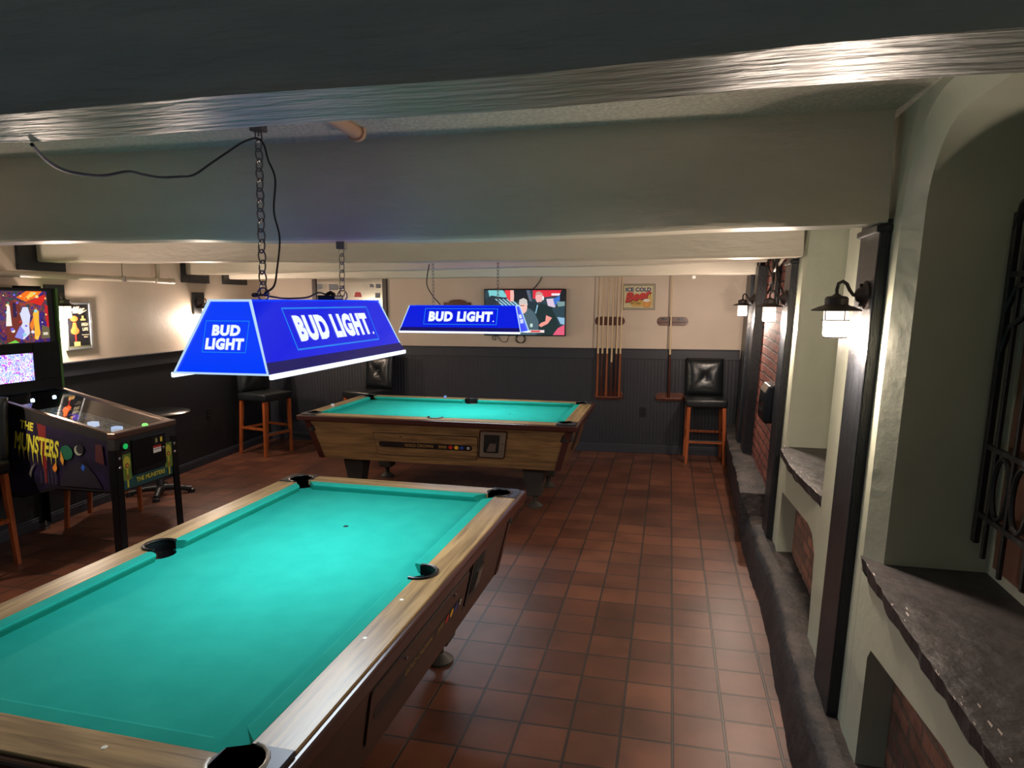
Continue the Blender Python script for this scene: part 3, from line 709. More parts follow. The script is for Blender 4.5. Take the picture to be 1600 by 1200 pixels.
def billiard_lamp(loc, rz, label):
    """local: long axis x; front long face on -y"""
    L, W, H, Lt, Wt = 1.13, 0.33, 0.228, 1.0, 0.146; sk = 0.035
    t = empty('billiard_lamp', loc, rz, label, 'billiard lamp', 'long blue lamps over the pool tables')
    def pt(u, v, k): # u,v in -1..1 ; k height fraction
        return Vector((u*(L/2*(1-k)+Lt/2*k), v*(W/2*(1-k)+Wt/2*k), k*H))
    th = 0.004
    def quad(ps, nrm):
        mb = MB(); n = Vector(nrm).normalized()*th
        mb.add([tuple(p) for p in ps]+[tuple(p-n) for p in ps], [(0,1,2,3), (7,6,5,4), (0,4,5,1), (1,5,6,2), (2,6,7,3), (3,7,4,0)]); return mb
    k0 = sk/H
    for s in (-1, 1):
        ps = [pt(-1, s, k0), pt(1, s, k0), pt(1, s, 1), pt(-1, s, 1)]; nr = (0, s*H, (W-Wt)/2)
        side = quad(ps, nr).build('side_panel', BLUE_SIDE, t)
        sh = [Vector((-L/2-0.002, s*(W/2+0.008), 0)), Vector((L/2+0.002, s*(W/2+0.008), 0)), pt(1, s, k0)+Vector((0, s*0.003, 0)), pt(-1, s, k0)+Vector((0, s*0.003, 0))]
        quad(sh, nr).build('skirt', NAVYB, t)
        N = Vector(nr).normalized(); c0 = (pt(0, s, k0)+pt(0, s, 1))/2; up = (pt(0, s, 1)-pt(0, s, 0)).normalized(); ux = Vector((-s, 0, 0)) if s > 0 else Vector((1, 0, 0))
        fl = Flat(lambda a_, b_, d: tuple(c0+ux*a_+up*b_+N*(d+0.0006)))
        fl.frame(-0.345, 0.345, -0.078, 0.078, 0.006, LINEB)
        fl.text('BUD LIGHT', 0.0, 0.0, 0.60, 0.098, LETW, 0.062, 0.0, spacing=1.12)
        fl.ell(0.312, -0.044, 0.006, 0.006, LETW)
        fl.build('lettering', side)
        e = MB(); e.tube([pt(-1, s, 1), pt(1, s, 1)], 0.004, 6); e.build('panel_edge', BLUE_END, t)
        MB().box(-L/2-0.003, L/2+0.003, s*(W/2+0.008)-0.006, s*(W/2+0.008)+0.006, -0.016, 0.001).build('bottom_lip', emit('lit_lip', (225, 238, 255), 1.5), t, bevel=0.003)
    for s in (-1, 1):
        ps = [pt(s, -1, 0), pt(s, 1, 0), pt(s, 1, 1), pt(s, -1, 1)]; nr = (s*H, 0, (L-Lt)/2)
        en = quad(ps, nr).build('end_panel', BLUE_END, t)
        N = Vector(nr).normalized(); c0 = (pt(s, 0, 0)+pt(s, 0, 1))/2; up = (pt(s, 0, 1)-pt(s, 0, 0)).normalized(); ux = Vector((0, 1, 0)) if s > 0 else Vector((0, -1, 0))
        fl = Flat(lambda a_, b_, d: tuple(c0+ux*a_+up*b_+N*(d+0.0006)))
        fl.frame(-0.078, 0.078, -0.052, 0.052, 0.0025, LINEB)
        fl.text('BUD', 0.0, 0.02, 0.10, 0.036, LETW, 0.062, spacing=1.12); fl.text('LIGHT', 0.0, -0.024, 0.135, 0.038, LETW, 0.062, spacing=1.12)
        fl.build('lettering', en)
        eg = MB()
        q = [pt(s, -1, 0), pt(s, -1, 1), pt(s, 1, 1), pt(s, 1, 0)]
        eg.tube([p+Vector((s*0.004, 0, 0)) for p in q], 0.005, 6, True)
        eg.build('acrylic_trim', EDGE, t, True)
    MB().box(-Lt/2, Lt/2, -Wt/2, Wt/2, H-0.004, H).build('top_panel', BLUE_SIDE, t)
    for s in (-1, 1): MB().tube([(-0.5, s*0.07, 0.06), (0.5, s*0.07, 0.06)], 0.013, 10).build('light_tube', UNDER, t, True)
    MB().box(-0.48, 0.48, -0.10, 0.10, 0.085, 0.092).build('reflector', WHITE, t)
    ld = bpy.data.lights.new('tube_light', 'AREA'); ld.shape = 'RECTANGLE'; ld.size = 0.95; ld.size_y = 0.24; ld.energy = LAMP_W; ld.color = (0.86, 0.95, 1.0)
    ld.spread = PI*0.95
    lo = bpy.data.objects.new('tube_light', ld); COL.objects.link(lo); lo.parent = t; lo.location = (0, 0, 0.04)
    return t
LA = billiard_lamp((-1.374, 2.435, 1.549), PI/2+0.013, 'near blue backlit billiard lamp hanging over the nearest pool table')
LB = billiard_lamp((-1.835, 6.014, 1.51), -0.016, 'far blue backlit billiard lamp hanging in front of the television')
def chain(p0, p1, parent_lamp, link=0.042, m=CHAINM, name='chain'):
    """chain from bottom p0 to top p1 (world), parented to its lamp"""
    p0, p1 = Vector(p0), Vector(p1); L = (p1-p0).length; d = (p1-p0).normalized(); n = max(2, round(L/(link*0.78)))
    mb = MB(); a = d.orthogonal().normalized(); b = d.cross(a)
    for i in range(n):
        c = p0+d*(L*(i+0.5)/n); x = (a*math.cos(.5)+b*math.sin(.5)) if i % 2 else (b*math.cos(.5)-a*math.sin(.5))
        hl_ = link*0.5; wd_ = link*0.30
        pts = [c+x*(wd_*math.cos(t_*PI/6))+d*(hl_*math.sin(t_*PI/6)) for t_ in range(12)]
        mb.tube(pts, link*0.055, 5, True)
    mb.f = None
    inv = parent_world_inv(parent_lamp)
    mb.v = [tuple(inv @ Vector(v)) for v in mb.v]
    return mb.build(name, m, parent_lamp, True)
def parent_world_inv(o):
    return (Matrix.Translation(o.location) @ Matrix.Rotation(o.rotation_euler.z, 4, 'Z')).inverted()
def part_world(mb, name, m, parent, **k):
    inv = parent_world_inv(parent); mb.v = [tuple(inv @ Vector(v)) for v in mb.v]; return mb.build(name, m, parent, **k)
C1t = (-1.49, 2.32, 2.395); C2t = (-1.37, 2.715, 2.005)
chain((-1.375, 2.13, 1.80), C1t, LA, 0.052); chain((-1.37, 2.71, 1.80), C2t, LA, 0.046)
for (x, y, z) in ((-1.375, 2.13, 1.795), (-1.37, 2.71, 1.795)):
    part_world(MB().tube([(x+0.022*math.cos(k*PI/8), y, z+0.004+0.022*math.sin(k*PI/8)) for k in range(16)], 0.0025, 6, True), 'hanging_ring', CHAINM, LA, smooth=True)
part_world(MB().box(-1.515, -1.465, 2.30, 2.34, 2.392, 2.42).tube([(-1.49, 2.32, 2.40), (-1.49, 2.32, 2.375)], 0.004, 6), 'ceiling_bracket', CHAINM, LA, bevel=0.003)
part_world(MB().box(-1.39, -1.35, 2.70, 2.73, 1.995, 2.035), 'ceiling_bracket', CHAINM, LA, bevel=0.003)
part_world(MB().box(-1.44, -1.36, 2.62, 2.70, 1.777, 1.80).tube([(-1.42, 2.66, 1.80), (-1.40, 2.66, 1.812), (-1.38, 2.66, 1.80)], 0.01, 6), 'cord_box', BLKP, LA, bevel=0.006)
chain((-2.132, 6.02, 1.745), (-2.132, 6.02, 2.42), LB, 0.040); chain((-1.515, 6.01, 1.745), (-1.515, 6.01, 2.42), LB, 0.040)
# cords
def spline(pts, n=8):
    P = [Vector(p) for p in pts]; out = []
    for i in range(len(P)-1):
        p0 = P[max(i-1, 0)]; p1 = P[i]; p2 = P[i+1]; p3 = P[min(i+2, len(P)-1)]
        for k in range(n):
            t = k/n; out.append(0.5*((2*p1)+(-p0+p2)*t+(2*p0-5*p1+4*p2-p3)*t*t+(-p0+3*p1-3*p2+p3)*t**3))
    out.append(P[-1]); return out
cp = []
path = [(50, 226), (72, 250), (100, 266), (135, 273), (165, 274), (200, 268), (225, 273), (250, 277), (280, 276), (303, 273), (330, 255), (355, 238), (380, 222), (401, 216)]
for i, (a, b) in enumerate(path): cp.append(at(a, b, 0.99+(2.25-0.99)*i/(len(path)-1)))
for (a, b, y) in [(412, 226, 2.26), (419, 250, 2.24), (430, 280, 2.22), (428, 330, 2.2), (437, 372, 2.18), (433, 420, 2.15), (428, 447, 2.12), (414, 458, 2.10)]: cp.append(at(a, b, y))
cp += [Vector((-1.36, 2.14, 1.80)), Vector((-1.385, 2.09, 1.792)), Vector((-1.40, 2.12, 1.80)), Vector((-1.38, 2.20, 1.79)), Vector((-1.40, 2.32, 1.785)), Vector((-1.39, 2.45, 1.79)), Vector((-1.40, 2.56, 1.81)), Vector((-1.40, 2.63, 1.80))]
part_world(MB().tube(spline(cp), 0.0035, 6), 'power_cord', CORDM, LA, smooth=True)
cp = [at(671, 413, 6.2), at(668, 428, 6.18), at(667, 444, 6.15), at(672, 456, 6.1), at(680, 467, 6.05), at(688, 476, 6.02)]
part_world(MB().tube(spline(cp), 0.005, 6), 'power_cord', CORDM, LB, smooth=True)

# ------------------------------------------------------------------ bar stools
def make_stool():
    t = empty('bar_stool', (0,0,0), 0)
    w = 0.205
    s = MB().box(-0.22, 0.22, -0.215, 0.215, 0.635, 0.725).build('seat', LEATHER, t, smooth='all', bevel=0.022, seg=4)
    # backrest leaning back slightly, with a buttoned centre
    bk = MB(); nx, nz = 15, 15; v = []; f = []
    for side in (0, 1):
        for j in range(nz):
            for i in range(nx):
                u = -1+2*i/(nx-1); vv = -1+2*j/(nz-1)
                edge = max(abs(u), abs(vv)); r_ = math.hypot(u, vv)
                dep = 0.036*(1-edge**6)
                crease = min(abs(abs(u)-abs(vv)), 0.16)/0.16
                puff = 0.010*crease*(1-edge**4) - 0.022*math.exp(-(r_*5)**2)
                y = 0.20+0.03*(vv+1)/2
                z = 0.93+vv*0.21
                off = -(0.012+dep+puff) if side == 0 else (0.012+dep*0.6)
                v.append((u*0.205, y+off, z))
    N = nx*nz
    for j in range(nz-1):
        for i in range(nx-1):
            a_ = j*nx+i; f.append((a_, a_+1, a_+nx+1, a_+nx)); f.append((N+a_, N+a_+nx, N+a_+nx+1, N+a_+1))
    rim = [i for i in range(nx)]+[nx-1+nx*j for j in range(1, nz)]+[N-1-i for i in range(1, nx)]+[nx*(nz-1-j) for j in range(1, nz-1)]
    for k in range(len(rim)):
        a_, b_ = rim[k], rim[(k+1) % len(rim)]; f.append((a_, b_, N+b_, N+a_))
    bk.add(v, f); b = bk.build('backrest', LEATHER, t, smooth='all')
    MB().lathe([(0.016, 0.0), (0.014, -0.006), (0.0, -0.009)], (0, 0.19, 0.93), 14, 'y').build('button', LEATHER, b, True)
    for sx in (-1, 1):
        for sy in (-1, 1):
            x, y = sx*0.185, sy*0.18; bx, by = sx*0.20, sy*(0.185 if sy < 0 else 0.215)
            a_ = 0.019; c_ = 0.015
            MB().add([(bx-c_, by-c_, 0), (bx+c_, by-c_, 0), (bx+c_, by+c_, 0), (bx-c_, by+c_, 0), (x-a_, y-a_, 0.64), (x+a_, y-a_, 0.64), (x+a_, y+a_, 0.64), (x-a_, y+a_, 0.64)],
                     [(0,3,2,1), (4,5,6,7), (0,1,5,4), (1,2,6,5), (2,3,7,6), (3,0,4,7)]).build('leg', STOOLW, t, bevel=0.003)
    fr = MB().box(-0.175, 0.175, -0.196, -0.168, 0.235, 0.262).build('footrest', STOOLW, t, bevel=0.003)
    MB().box(-0.172, 0.172, -0.2, -0.166, 0.262, 0.267).build('metal_plate', STEEL, fr)
    MB().box(-0.175, 0.175, 0.178, 0.202, 0.29, 0.318).build('stretcher', STOOLW, t, bevel=0.003)
    for sx in (-1, 1): MB().box(sx*0.19-0.011, sx*0.19+0.011, -0.17, 0.18, 0.30, 0.328).build('stretcher', STOOLW, t, bevel=0.003)
    return t
stool = make_stool()
for i, (x, y, a, lab) in enumerate([
    (0.41, 7.815, 0.03, 'black buttoned bar stool at the back wall, beside the rack holding one cue'),
    (-4.60, 7.08, 1.33, 'bar stool with black leather seat left of the farther pool table, under the near lamp'),
    (-3.52, 7.55, -0.30, 'buttoned black bar stool in the back left, its legs hidden by the farther pool table'),
    (-4.46, 3.37, 0.05, 'bar stool cropped by the left picture edge, in front of the pinball machine'),
    (-4.45, 4.545, 1.95, 'bar stool showing only its wooden legs under and behind the pinball machine')]):
    o = stool if i == 0 else copy_tree(stool)
    if i == 4:      # this one is backless
        for c_ in [c_ for c_ in o.children if c_.name.startswith('backrest')]:
            for g_ in list(c_.children): bpy.data.objects.remove(g_)
            bpy.data.objects.remove(c_)
    o.location = (x, y, 0); o.rotation_euler = (0, 0, a); tag(o, lab, 'bar stool', 'leather bar stools')

# pub table
pt_ = empty('pub_table', (-4.55, 5.27, 0), 0, 'black round pub table with cross base behind the pinball machine', 'table')
MB().lathe([(0.0, 0.745), (0.28, 0.745), (0.29, 0.755), (0.29, 0.765), (0.28, 0.772), (0.0, 0.772)], n=40).build('tabletop', mat('black_tabletop', (26, 27, 30), 0.18), pt_, True)
MB().lathe([(0.05, 0.05), (0.036, 0.09), (0.034, 0.70), (0.09, 0.745)], n=20).build('column', IRON, pt_, True)
for k in range(4):
    a = 0.55+k*PI/2; c, s = math.cos(a), math.sin(a)
    MB().tube([(0, 0, 0.065), (c*0.12, s*0.12, 0.06), (c*0.2, s*0.2, 0.042), (c*0.26, s*0.26, 0.03)], [0.035, 0.028, 0.024, 0.028], 10).build('base_arm', IRON, pt_, True)
    MB().lathe([(0.03, 0), (0.03, 0.03), (0.01, 0.04)], (c*0.26, s*0.26, 0), 12).build('base_foot', IRON, pt_, True)

# ------------------------------------------------------------------ pinball machine
def E_(c, s=1.0, n='art'): return emit('%s_%d_%d_%d' % (n, *c), c, s)
ART = {}
def A(c, s=0.9):
    k = (c, s)
    if k not in ART: ART[k] = emit('lit_art_%d_%d_%d' % c, c, s)
    return ART[k]
PR = {}
def I(c, r=0.5):
    if c not in PR: PR[c] = mat('print_%d_%d_%d' % c, c, r)
    return PR[c]
def busy_mat(name, cols, scale, strength, rough=0.5):
    m = bpy.data.materials.new(name); m.use_nodes = True; nt = m.node_tree; b = nt.nodes['Principled BSDF']
    tc = nt.nodes.new('ShaderNodeTexCoord'); n = nt.nodes.new('ShaderNodeTexNoise'); n.inputs['Scale'].default_value = scale; n.inputs['Detail'].default_value = 4; n.inputs['Distortion'].default_value = 1.2
    nt.links.new(tc.outputs['Object'], n.inputs['Vector'])
    r = nt.nodes.new('ShaderNodeValToRGB'); r.color_ramp.interpolation = 'CONSTANT'; e = r.color_ramp.elements
    while len(e) < len(cols): e.new(0.5)
    for i, c in enumerate(cols): e[i].position = 0.30+0.42*i/len(cols) if i else 0; e[i].color = srgb(c)
    nt.links.new(n.outputs['Fac'], r.inputs[0]); nt.links.new(r.outputs[0], b.inputs['Emission Color']); b.inputs['Emission Strength'].default_value = strength
    b.inputs['Base Color'].default_value = (0.02, 0.02, 0.02, 1) if strength > 0.5 else (0, 0, 0, 1)
    if strength <= 0.5: nt.links.new(r.outputs[0], b.inputs['Base Color'])
    b.inputs['Roughness'].default_value = rough
    return m
def pinball():
    x0, x1 = -4.80, -3.52; ya, yb_ = 3.695, 4.255; yc = (ya+yb_)/2
    t = empty('pinball_machine', (-4.15, yc, 0), 0, 'lit pinball machine with dark purple cabinet art and green trimmed backbox', 'pinball machine')
    def W_(mb, name, m, par=t, **k):
        mb.v = [(v[0]+4.15, v[1]-yc, v[2]) for v in mb.v]; return mb.build(name, m, par, **k)
    ztop = lambda x: 0.91+(x1-x)*0.2/0.93
    body = mat('pinball_cabinet_black', (14, 14, 17), 0.5)
    BLKP = mat('backbox_black', (13, 13, 14), 0.6, spec=0.25)
    def sidepoly(): return [(x1, 0.515), (x1, 0.905), (-4.50, ztop(-4.50)-0.01), (x0+0.03, ztop(-4.5)), (x0+0.03, 0.43), (-4.30, 0.43), (-4.0, 0.515)]
    for y in (ya, yb_-0.02):
        W_(MB().prism(sidepoly(), y, y+0.02, 'y'), 'cabinet_side', body)
    W_(MB().box(x1-0.02, x1, ya+0.02, yb_-0.02, 0.515, 0.875), 'cabinet_front', body)
    W_(MB().box(x0+0.04, x1-0.02, ya+0.02, yb_-0.02, 0.50, 0.52), 'cabinet_floor', body)
    railm = mat('side_rail_metal', (120, 104, 92), 0.3, 0.8)
    for y in (ya-0.004, yb_-0.024): W_(MB().add([(x1-0.03, y, ztop(x1)-0.008), (x1-0.03, y+0.028, ztop(x1)-0.008), (-4.5, y+0.028, ztop(-4.5)-0.008), (-4.5, y, ztop(-4.5)-0.008), (x1-0.03, y, ztop(x1)+0.004), (x1-0.03, y+0.028, ztop(x1)+0.004), (-4.5, y+0.028, ztop(-4.5)+0.004), (-4.5, y, ztop(-4.5)+0.004)], [(0,1,2,3), (4,5,6,7), (0,1,5,4), (1,2,6,5), (2,3,7,6), (3,0,4,7)]), 'side_rail', railm)
    lb = W_(MB().box(x1-0.055, x1+0.012, ya-0.006, yb_+0.006, 0.875, 0.915), 'lockdown_bar', mat('lockbar_metal', (110, 84, 74), 0.32, 0.7), bevel=0.006)
    W_(MB().lathe([(0.02, 0.915), (0.02, 0.922), (0.014, 0.93), (0, 0.932)], (x1-0.02, 3.99, 0), 16), 'button', emit('green_button', (150, 255, 130), 0.9), lb, smooth=True)
    # playfield and glass
    pf = W_(MB().add([(x1-0.05, ya+0.02, 0.80), (x1-0.05, yb_-0.02, 0.80), (-4.5, yb_-0.02, 0.98), (-4.5, ya+0.02, 0.98)], [(0,1,2,3)]), 'playfield', busy_mat('glowing_playfield_art', [(24, 30, 26), (60, 66, 58), (34, 48, 40), (120, 116, 96), (60, 78, 110), (40, 50, 42), (150, 150, 140)], 12, 0.4))  # artwork itself glows, standing in for LED light spilling over the playfield
    gl = bpy.data.materials.new('playfield_glass'); gl.use_nodes = True; nt = gl.node_tree; nt.nodes.clear()
    out = nt.nodes.new('ShaderNodeOutputMaterial'); mx = nt.nodes.new('ShaderNodeMixShader'); tr = nt.nodes.new('ShaderNodeBsdfTransparent'); gg = nt.nodes.new('ShaderNodeBsdfGlossy'); fr = nt.nodes.new('ShaderNodeFresnel')
    gg.inputs['Roughness'].default_value = 0.03; fr.inputs['IOR'].default_value = 2.1; nt.links.new(fr.outputs[0], mx.inputs[0]); nt.links.new(tr.outputs[0], mx.inputs[1]); nt.links.new(gg.outputs[0], mx.inputs[2]); nt.links.new(mx.outputs[0], out.inputs[0])
    W_(MB().add([(x1-0.05, ya+0.02, ztop(x1-0.05)-0.01), (x1-0.05, yb_-0.02, ztop(x1-0.05)-0.01), (-4.5, yb_-0.02, ztop(-4.5)-0.01), (-4.5, ya+0.02, ztop(-4.5)-0.01)], [(0,1,2,3)]), 'playfield_glass', gl)
    # playfield toys and lights
    pz = lambda x: 0.80+(x1-0.05-x)*0.18/0.93
    LEDM = emit('white_led', (190, 225, 255), 8); random.seed(11)
    for (x, y) in ((-4.46, 3.78), (-4.47, 3.98), (-4.47, 4.16)):
        W_(MB().lathe([(0.012, 0), (0.012, 0.02), (0, 0.026)], (x, y, 1.05), 10), 'led', LEDM, pf, smooth=True)
    for i, (x, y, c) in enumerate([(-4.1, 3.86, (230, 240, 255)), (-4.0, 4.02, (200, 220, 255)), (-3.9, 3.88, (240, 240, 220)), (-3.83, 4.05, (180, 210, 255)), (-3.78, 4.0, (220, 235, 255)), (-4.25, 3.9, (240, 230, 120)), (-4.2, 4.05, (120, 90, 220)), (-3.74, 3.92, (220, 240, 255))]):
        W_(MB().box(x-0.03, x+0.03, y-0.025, y+0.025, pz(x), pz(x)+0.035), 'plastic_ramp', A(c, 1.0 if i % 2 else 0.6), pf, bevel=0.005)
    for (x, y) in ((-4.32, 3.92), (-4.28, 4.08), (-4.18, 3.98)):
        W_(MB().lathe([(0.03, 0), (0.03, 0.03), (0.036, 0.035), (0.036, 0.042), (0, 0.045)], (x, y, pz(x)), 14), 'bumper', I((60, 90, 70)), pf, smooth=True)
    for y in (3.84, 4.11): W_(MB().lathe([(0.075, 0), (0.075, 0.012), (0, 0.014)], (x1-0.11, y, 0.825), 20), 'apron_card', I((190, 160, 80)), pf, smooth=True)
    # legs
    for sx, x in ((1, x1), (-1, x0+0.05)):
        for sy, y in ((-1, ya), (1, yb_)):
            top = 0.80
            mb = MB()
            ex, ey = sx*0.02, 0
            w = 0.055
            # angle-section leg
            X0, Y0 = x+sx*0.004, y+sy*0.004
            for poly in ([(X0, Y0), (X0-sx*w, Y0), (X0-sx*w, Y0-sy*0.004), (X0-sx*0.0, Y0-sy*0.004)], [(X0, Y0), (X0, Y0-sy*w), (X0-sx*0.004, Y0-sy*w), (X0-sx*0.004, Y0)]):
                n = len(poly); v = [(p[0]+sx*0.015, p[1]+sy*0.015, 0.04) for p in poly]+[(p[0], p[1], top) for p in poly]
                mb.add(v, [tuple(range(n)), tuple(range(n, 2*n))]+[(i, (i+1) % n, n+(i+1) % n, n+i) for i in range(n)])
            lg = W_(mb, 'leg', mat('pinball_leg', (22, 23, 26), 0.3, 0.4))
            W_(MB().lathe([(0.026, 0.0), (0.026, 0.012), (0.008, 0.02), (0.008, 0.06)], (X0-sx*0.01, Y0-sy*0.01, 0), 12), 'foot', STEEL, lg, smooth=True)
            if sx > 0:
                for z in (0.68, 0.74): W_(MB().lathe([(0.012, 0), (0.012, 0.006), (0.006, 0.012)], (X0, Y0-sy*0.028, z), 10, 'x'), 'bolt', CHROME, lg, smooth=True)
    # front: coin door, plaque, art
    fx = x1
    fa = Flat(lambda u, v, d: (fx+0.001+d+4.15, u-yc, v))
    GRN = I((96, 120, 40)); TEAL = I((18, 70, 70)); YEL = I((190, 180, 60)); DK = I((14, 16, 20))
    fa.poly([(ya+0.05, 0.52), (yb_-0.05, 0.52), (yb_-0.05, 0.62), (ya+0.05, 0.62)], TEAL)
    for u in (ya+0.05, yb_-0.125):
        fa.rect(u, u+0.075, 0.58, 0.76, GRN); fa.ell(u+0.037, 0.70, 0.03, 0.045, YEL); fa.rect(u+0.03, u+0.045, 0.53, 0.68, YEL)
        fa.ell(u+0.037, 0.68, 0.016, 0.016, DK); fa.ell(u+0.037, 0.68, 0.010, 0.010, I((220, 140, 70))); fa.rect(u+0.033, u+0.042, 0.585, 0.62, I((150, 50, 36)))
    fa.text('THE MUNSTERS', yc+0.01, 0.566, 0.27, 0.032, YEL, 0.03)
    fa.build('front_art', t)
    cdoor = W_(MB().prism([(ya+0.135, 0.60), (yb_-0.14, 0.60), (yb_-0.115, 0.625), (yb_-0.115, 0.845), (ya+0.135, 0.845)], fx, fx+0.012, 'x'), 'coin_door', mat('coin_door_black', (16, 17, 20), 0.3, 0.3), bevel=0.003)
    f2 = Flat(lambda u, v, d: (fx+0.012+d+4.15, u-yc, v))
    f2.frame(yb_-0.235, yb_-0.14, 0.775, 0.825, 0.002, I((50, 52, 56)))
    f2.rect(yb_-0.215, yb_-0.195, 0.785, 0.815, I((150, 146, 90))); f2.rect(yb_-0.17, yb_-0.148, 0.785, 0.818, I((220, 196, 60)))
    f2.rect(yb_-0.24, yb_-0.165, 0.715, 0.762, WHITE); f2.rect(yb_-0.24, yb_-0.165, 0.750, 0.765, REDI); f2.rect(yb_-0.235, yb_-0.17, 0.738, 0.742, BLACKI)
    f2.frame(ya+0.16, yb_-0.13, 0.615, 0.63, 0.002, I((50, 52, 56)))
    f2.merge(cdoor)
    W_(MB().lathe([(0.012, 0.012), (0.012, 0.02), (0.005, 0.022)], (fx, yb_-0.145, 0.735), 12, 'x'), 'lock', CHROME, cdoor, smooth=True)
    st = W_(MB().lathe([(0.032, 0), (0.032, 0.006), (0.024, 0.010)], (fx, ya+0.075, 0.815), 20, 'x'), 'start_button', CHROME if False else BLKP, smooth=True)
    W_(MB().lathe([(0.018, 0.010), (0.018, 0.016), (0.0, 0.018)], (fx, ya+0.075, 0.815), 20, 'x'), 'button', emit('green_start', (20, 190, 90), 0.7), st, smooth=True)
    # side art facing the aisle (-y)
    sa = Flat(lambda u, v, d: (u+4.15, ya-0.001-d-yc, v))
    YG = I((206, 200, 56)); sa.poly([(-4.36, 1.0), (-3.58, 0.86), (-3.58, 0.53), (-3.98, 0.53), (-4.30, 0.46), (-4.40, 0.46)], mat('side_art_dark', (14, 14, 22), 0.4, c2=(34, 26, 60), nscale=7))
    sa.poly([(-4.13, 0.96), (-4.06, 0.94), (-4.08, 0.55), (-4.10, 0.55)], I((110, 24, 24)))
    sa.text('THE', -4.215, 0.975-0.035, 0.11, 0.058, YG, 0.04, rot=-0.2)
    sa.text('MUNSTERS', -4.145, 0.81, 0.36, 0.125, YG, 0.03, rot=-0.16)
    random.seed(5)
    for i in range(9):
        u = -4.30+i*0.038; sa.poly([(u, 0.80-(u+4.3)*0.16), (u+0.010, 0.80-(u+4.3)*0.16), (u+0.006, 0.74-random.uniform(0, .05)-(u+4.3)*0.16)], YG)
    sa.ell(-3.90, 0.77, 0.05, 0.05, I((16, 92, 66)))
    # plain dark hill and pale moon in the cabinet art's colours
    sa.poly([(-3.97, 0.54), (-3.93, 0.64), (-3.87, 0.69), (-3.80, 0.71), (-3.73, 0.68), (-3.67, 0.61), (-3.63, 0.54)], I((26, 24, 36)))
    sa.ell(-3.80, 0.79, 0.034, 0.034, I((150, 160, 140))); sa.ell(-3.788, 0.798, 0.03, 0.03, I((26, 24, 36)))
    sa.poly([(-3.77, 0.65), (-3.755, 0.68), (-3.775, 0.70), (-3.79, 0.67)], I((40, 90, 190)))
    sa.poly([(-3.66, 0.84), (-3.61, 0.83), (-3.60, 0.70), (-3.67, 0.72)], I((70, 26, 30)))
    sa.poly([(-4.02, 0.66), (-4.0, 0.62), (-3.98, 0.66), (-3.99, 0.70)], I((210, 130, 40)))
    sa.poly([(-3.95, 0.72), (-3.93, 0.68), (-3.92, 0.72), (-3.94, 0.78)], I((210, 150, 50)))
    sa.poly([(-4.22, 0.60), (-4.19, 0.66), (-4.15, 0.69), (-4.19, 0.63), (-4.20, 0.58)], I((90, 90, 84)))
    for i in range(5): sa.rect(-4.12+i*0.03, -4.112+i*0.03, 0.55, 0.64+0.02*(i % 2), I((50, 50, 66)))
    sa.build('side_art', t)
    # backbox
    bx0, bx1 = -4.80, -4.50; y0, y1 = yc-0.345, yc+0.345-0.04
    y1 = 4.285; y0 = 3.62
    W_(MB().box(bx0, bx1-0.02, y0+0.02, y1-0.02, 1.12, 1.862), 'backbox', body)
    for y in (y0, y1-0.02): W_(MB().box(bx0, bx1, y, y+0.02, 1.12, 1.868), 'green_side_trim', mat('green_trim', (70, 112, 44), 0.4))
    W_(MB().box(bx0, bx1, y0+0.02, y1-0.02, 1.862, 1.868).box(-4.66, -4.60, 4.06, 4.24, 1.868, 1.885), 'backbox_top', BLKP)
    fx2 = bx1-0.02
    f = Flat(lambda u, v, d: (fx2+0.002+d+4.15, u-yc, v), 0.0008)
    # backglass: plain invented night-sky picture in the same colours
    u0, u1, v0, v1 = y0+0.05, 4.205, 1.475, 1.845
    f.mb.add([f.mapf(a_, b_, 0.0003) for a_, b_ in [(u0, v0), (u1, v0), (u1, v1), (u0, v1)]], [[0,1,2,3]], f._m(busy_mat('backglass_ground', [(20, 14, 50), (60, 30, 130), (40, 20, 90), (110, 40, 60), (30, 60, 70), (150, 60, 40), (60, 40, 120)], 11, 0.9)))
    f.poly([(3.96, 1.80), (4.04, 1.845), (4.17, 1.845), (4.12, 1.80), (4.03, 1.77)], A((255, 120, 30)))
    f.poly([(4.02, 1.79), (4.08, 1.84), (4.13, 1.835), (4.06, 1.79)], A((255, 210, 90)))
    f.poly([(4.05, 1.77), (4.18, 1.82), (4.20, 1.80), (4.15, 1.74)], A((220, 40, 30)))
    f.poly([(4.18, 1.75), (4.205, 1.74), (4.205, 1.55), (4.185, 1.57)], A((200, 30, 40)))
    f.poly([(3.86, 1.48), (3.88, 1.74), (3.92, 1.78), (3.98, 1.76), (3.99, 1.60), (3.96, 1.48)], A((120, 50, 40)))
    f.poly([(3.925, 1.76), (3.95, 1.76), (3.952, 1.66), (3.922, 1.66)], A((50, 30, 70)))
    f.poly([(3.93, 1.52), (3.99, 1.62), (3.975, 1.68), (4.0, 1.73), (4.04, 1.73), (4.055, 1.67), (4.04, 1.60), (4.04, 1.54), (3.99, 1.50)], A((225, 230, 255)))
    f.poly([(3.92, 1.52), (3.97, 1.60), (4.0, 1.56), (3.98, 1.50)], A((150, 150, 240)))
    f.poly([(4.075, 1.50), (4.08, 1.60), (4.075, 1.68), (4.10, 1.72), (4.125, 1.70), (4.12, 1.62), (4.125, 1.54), (4.10, 1.49)], A((255, 190, 60)))
    f.poly([(4.04, 1.60), (4.075, 1.66), (4.08, 1.60), (4.06, 1.55)], A((240, 130, 50)))
    f.poly([(4.13, 1.50), (4.20, 1.50), (4.20, 1.58), (4.14, 1.60)], A((110, 100, 70)))
    f.rect(4.145, 4.185, 1.525, 1.545, A((230, 220, 200)))
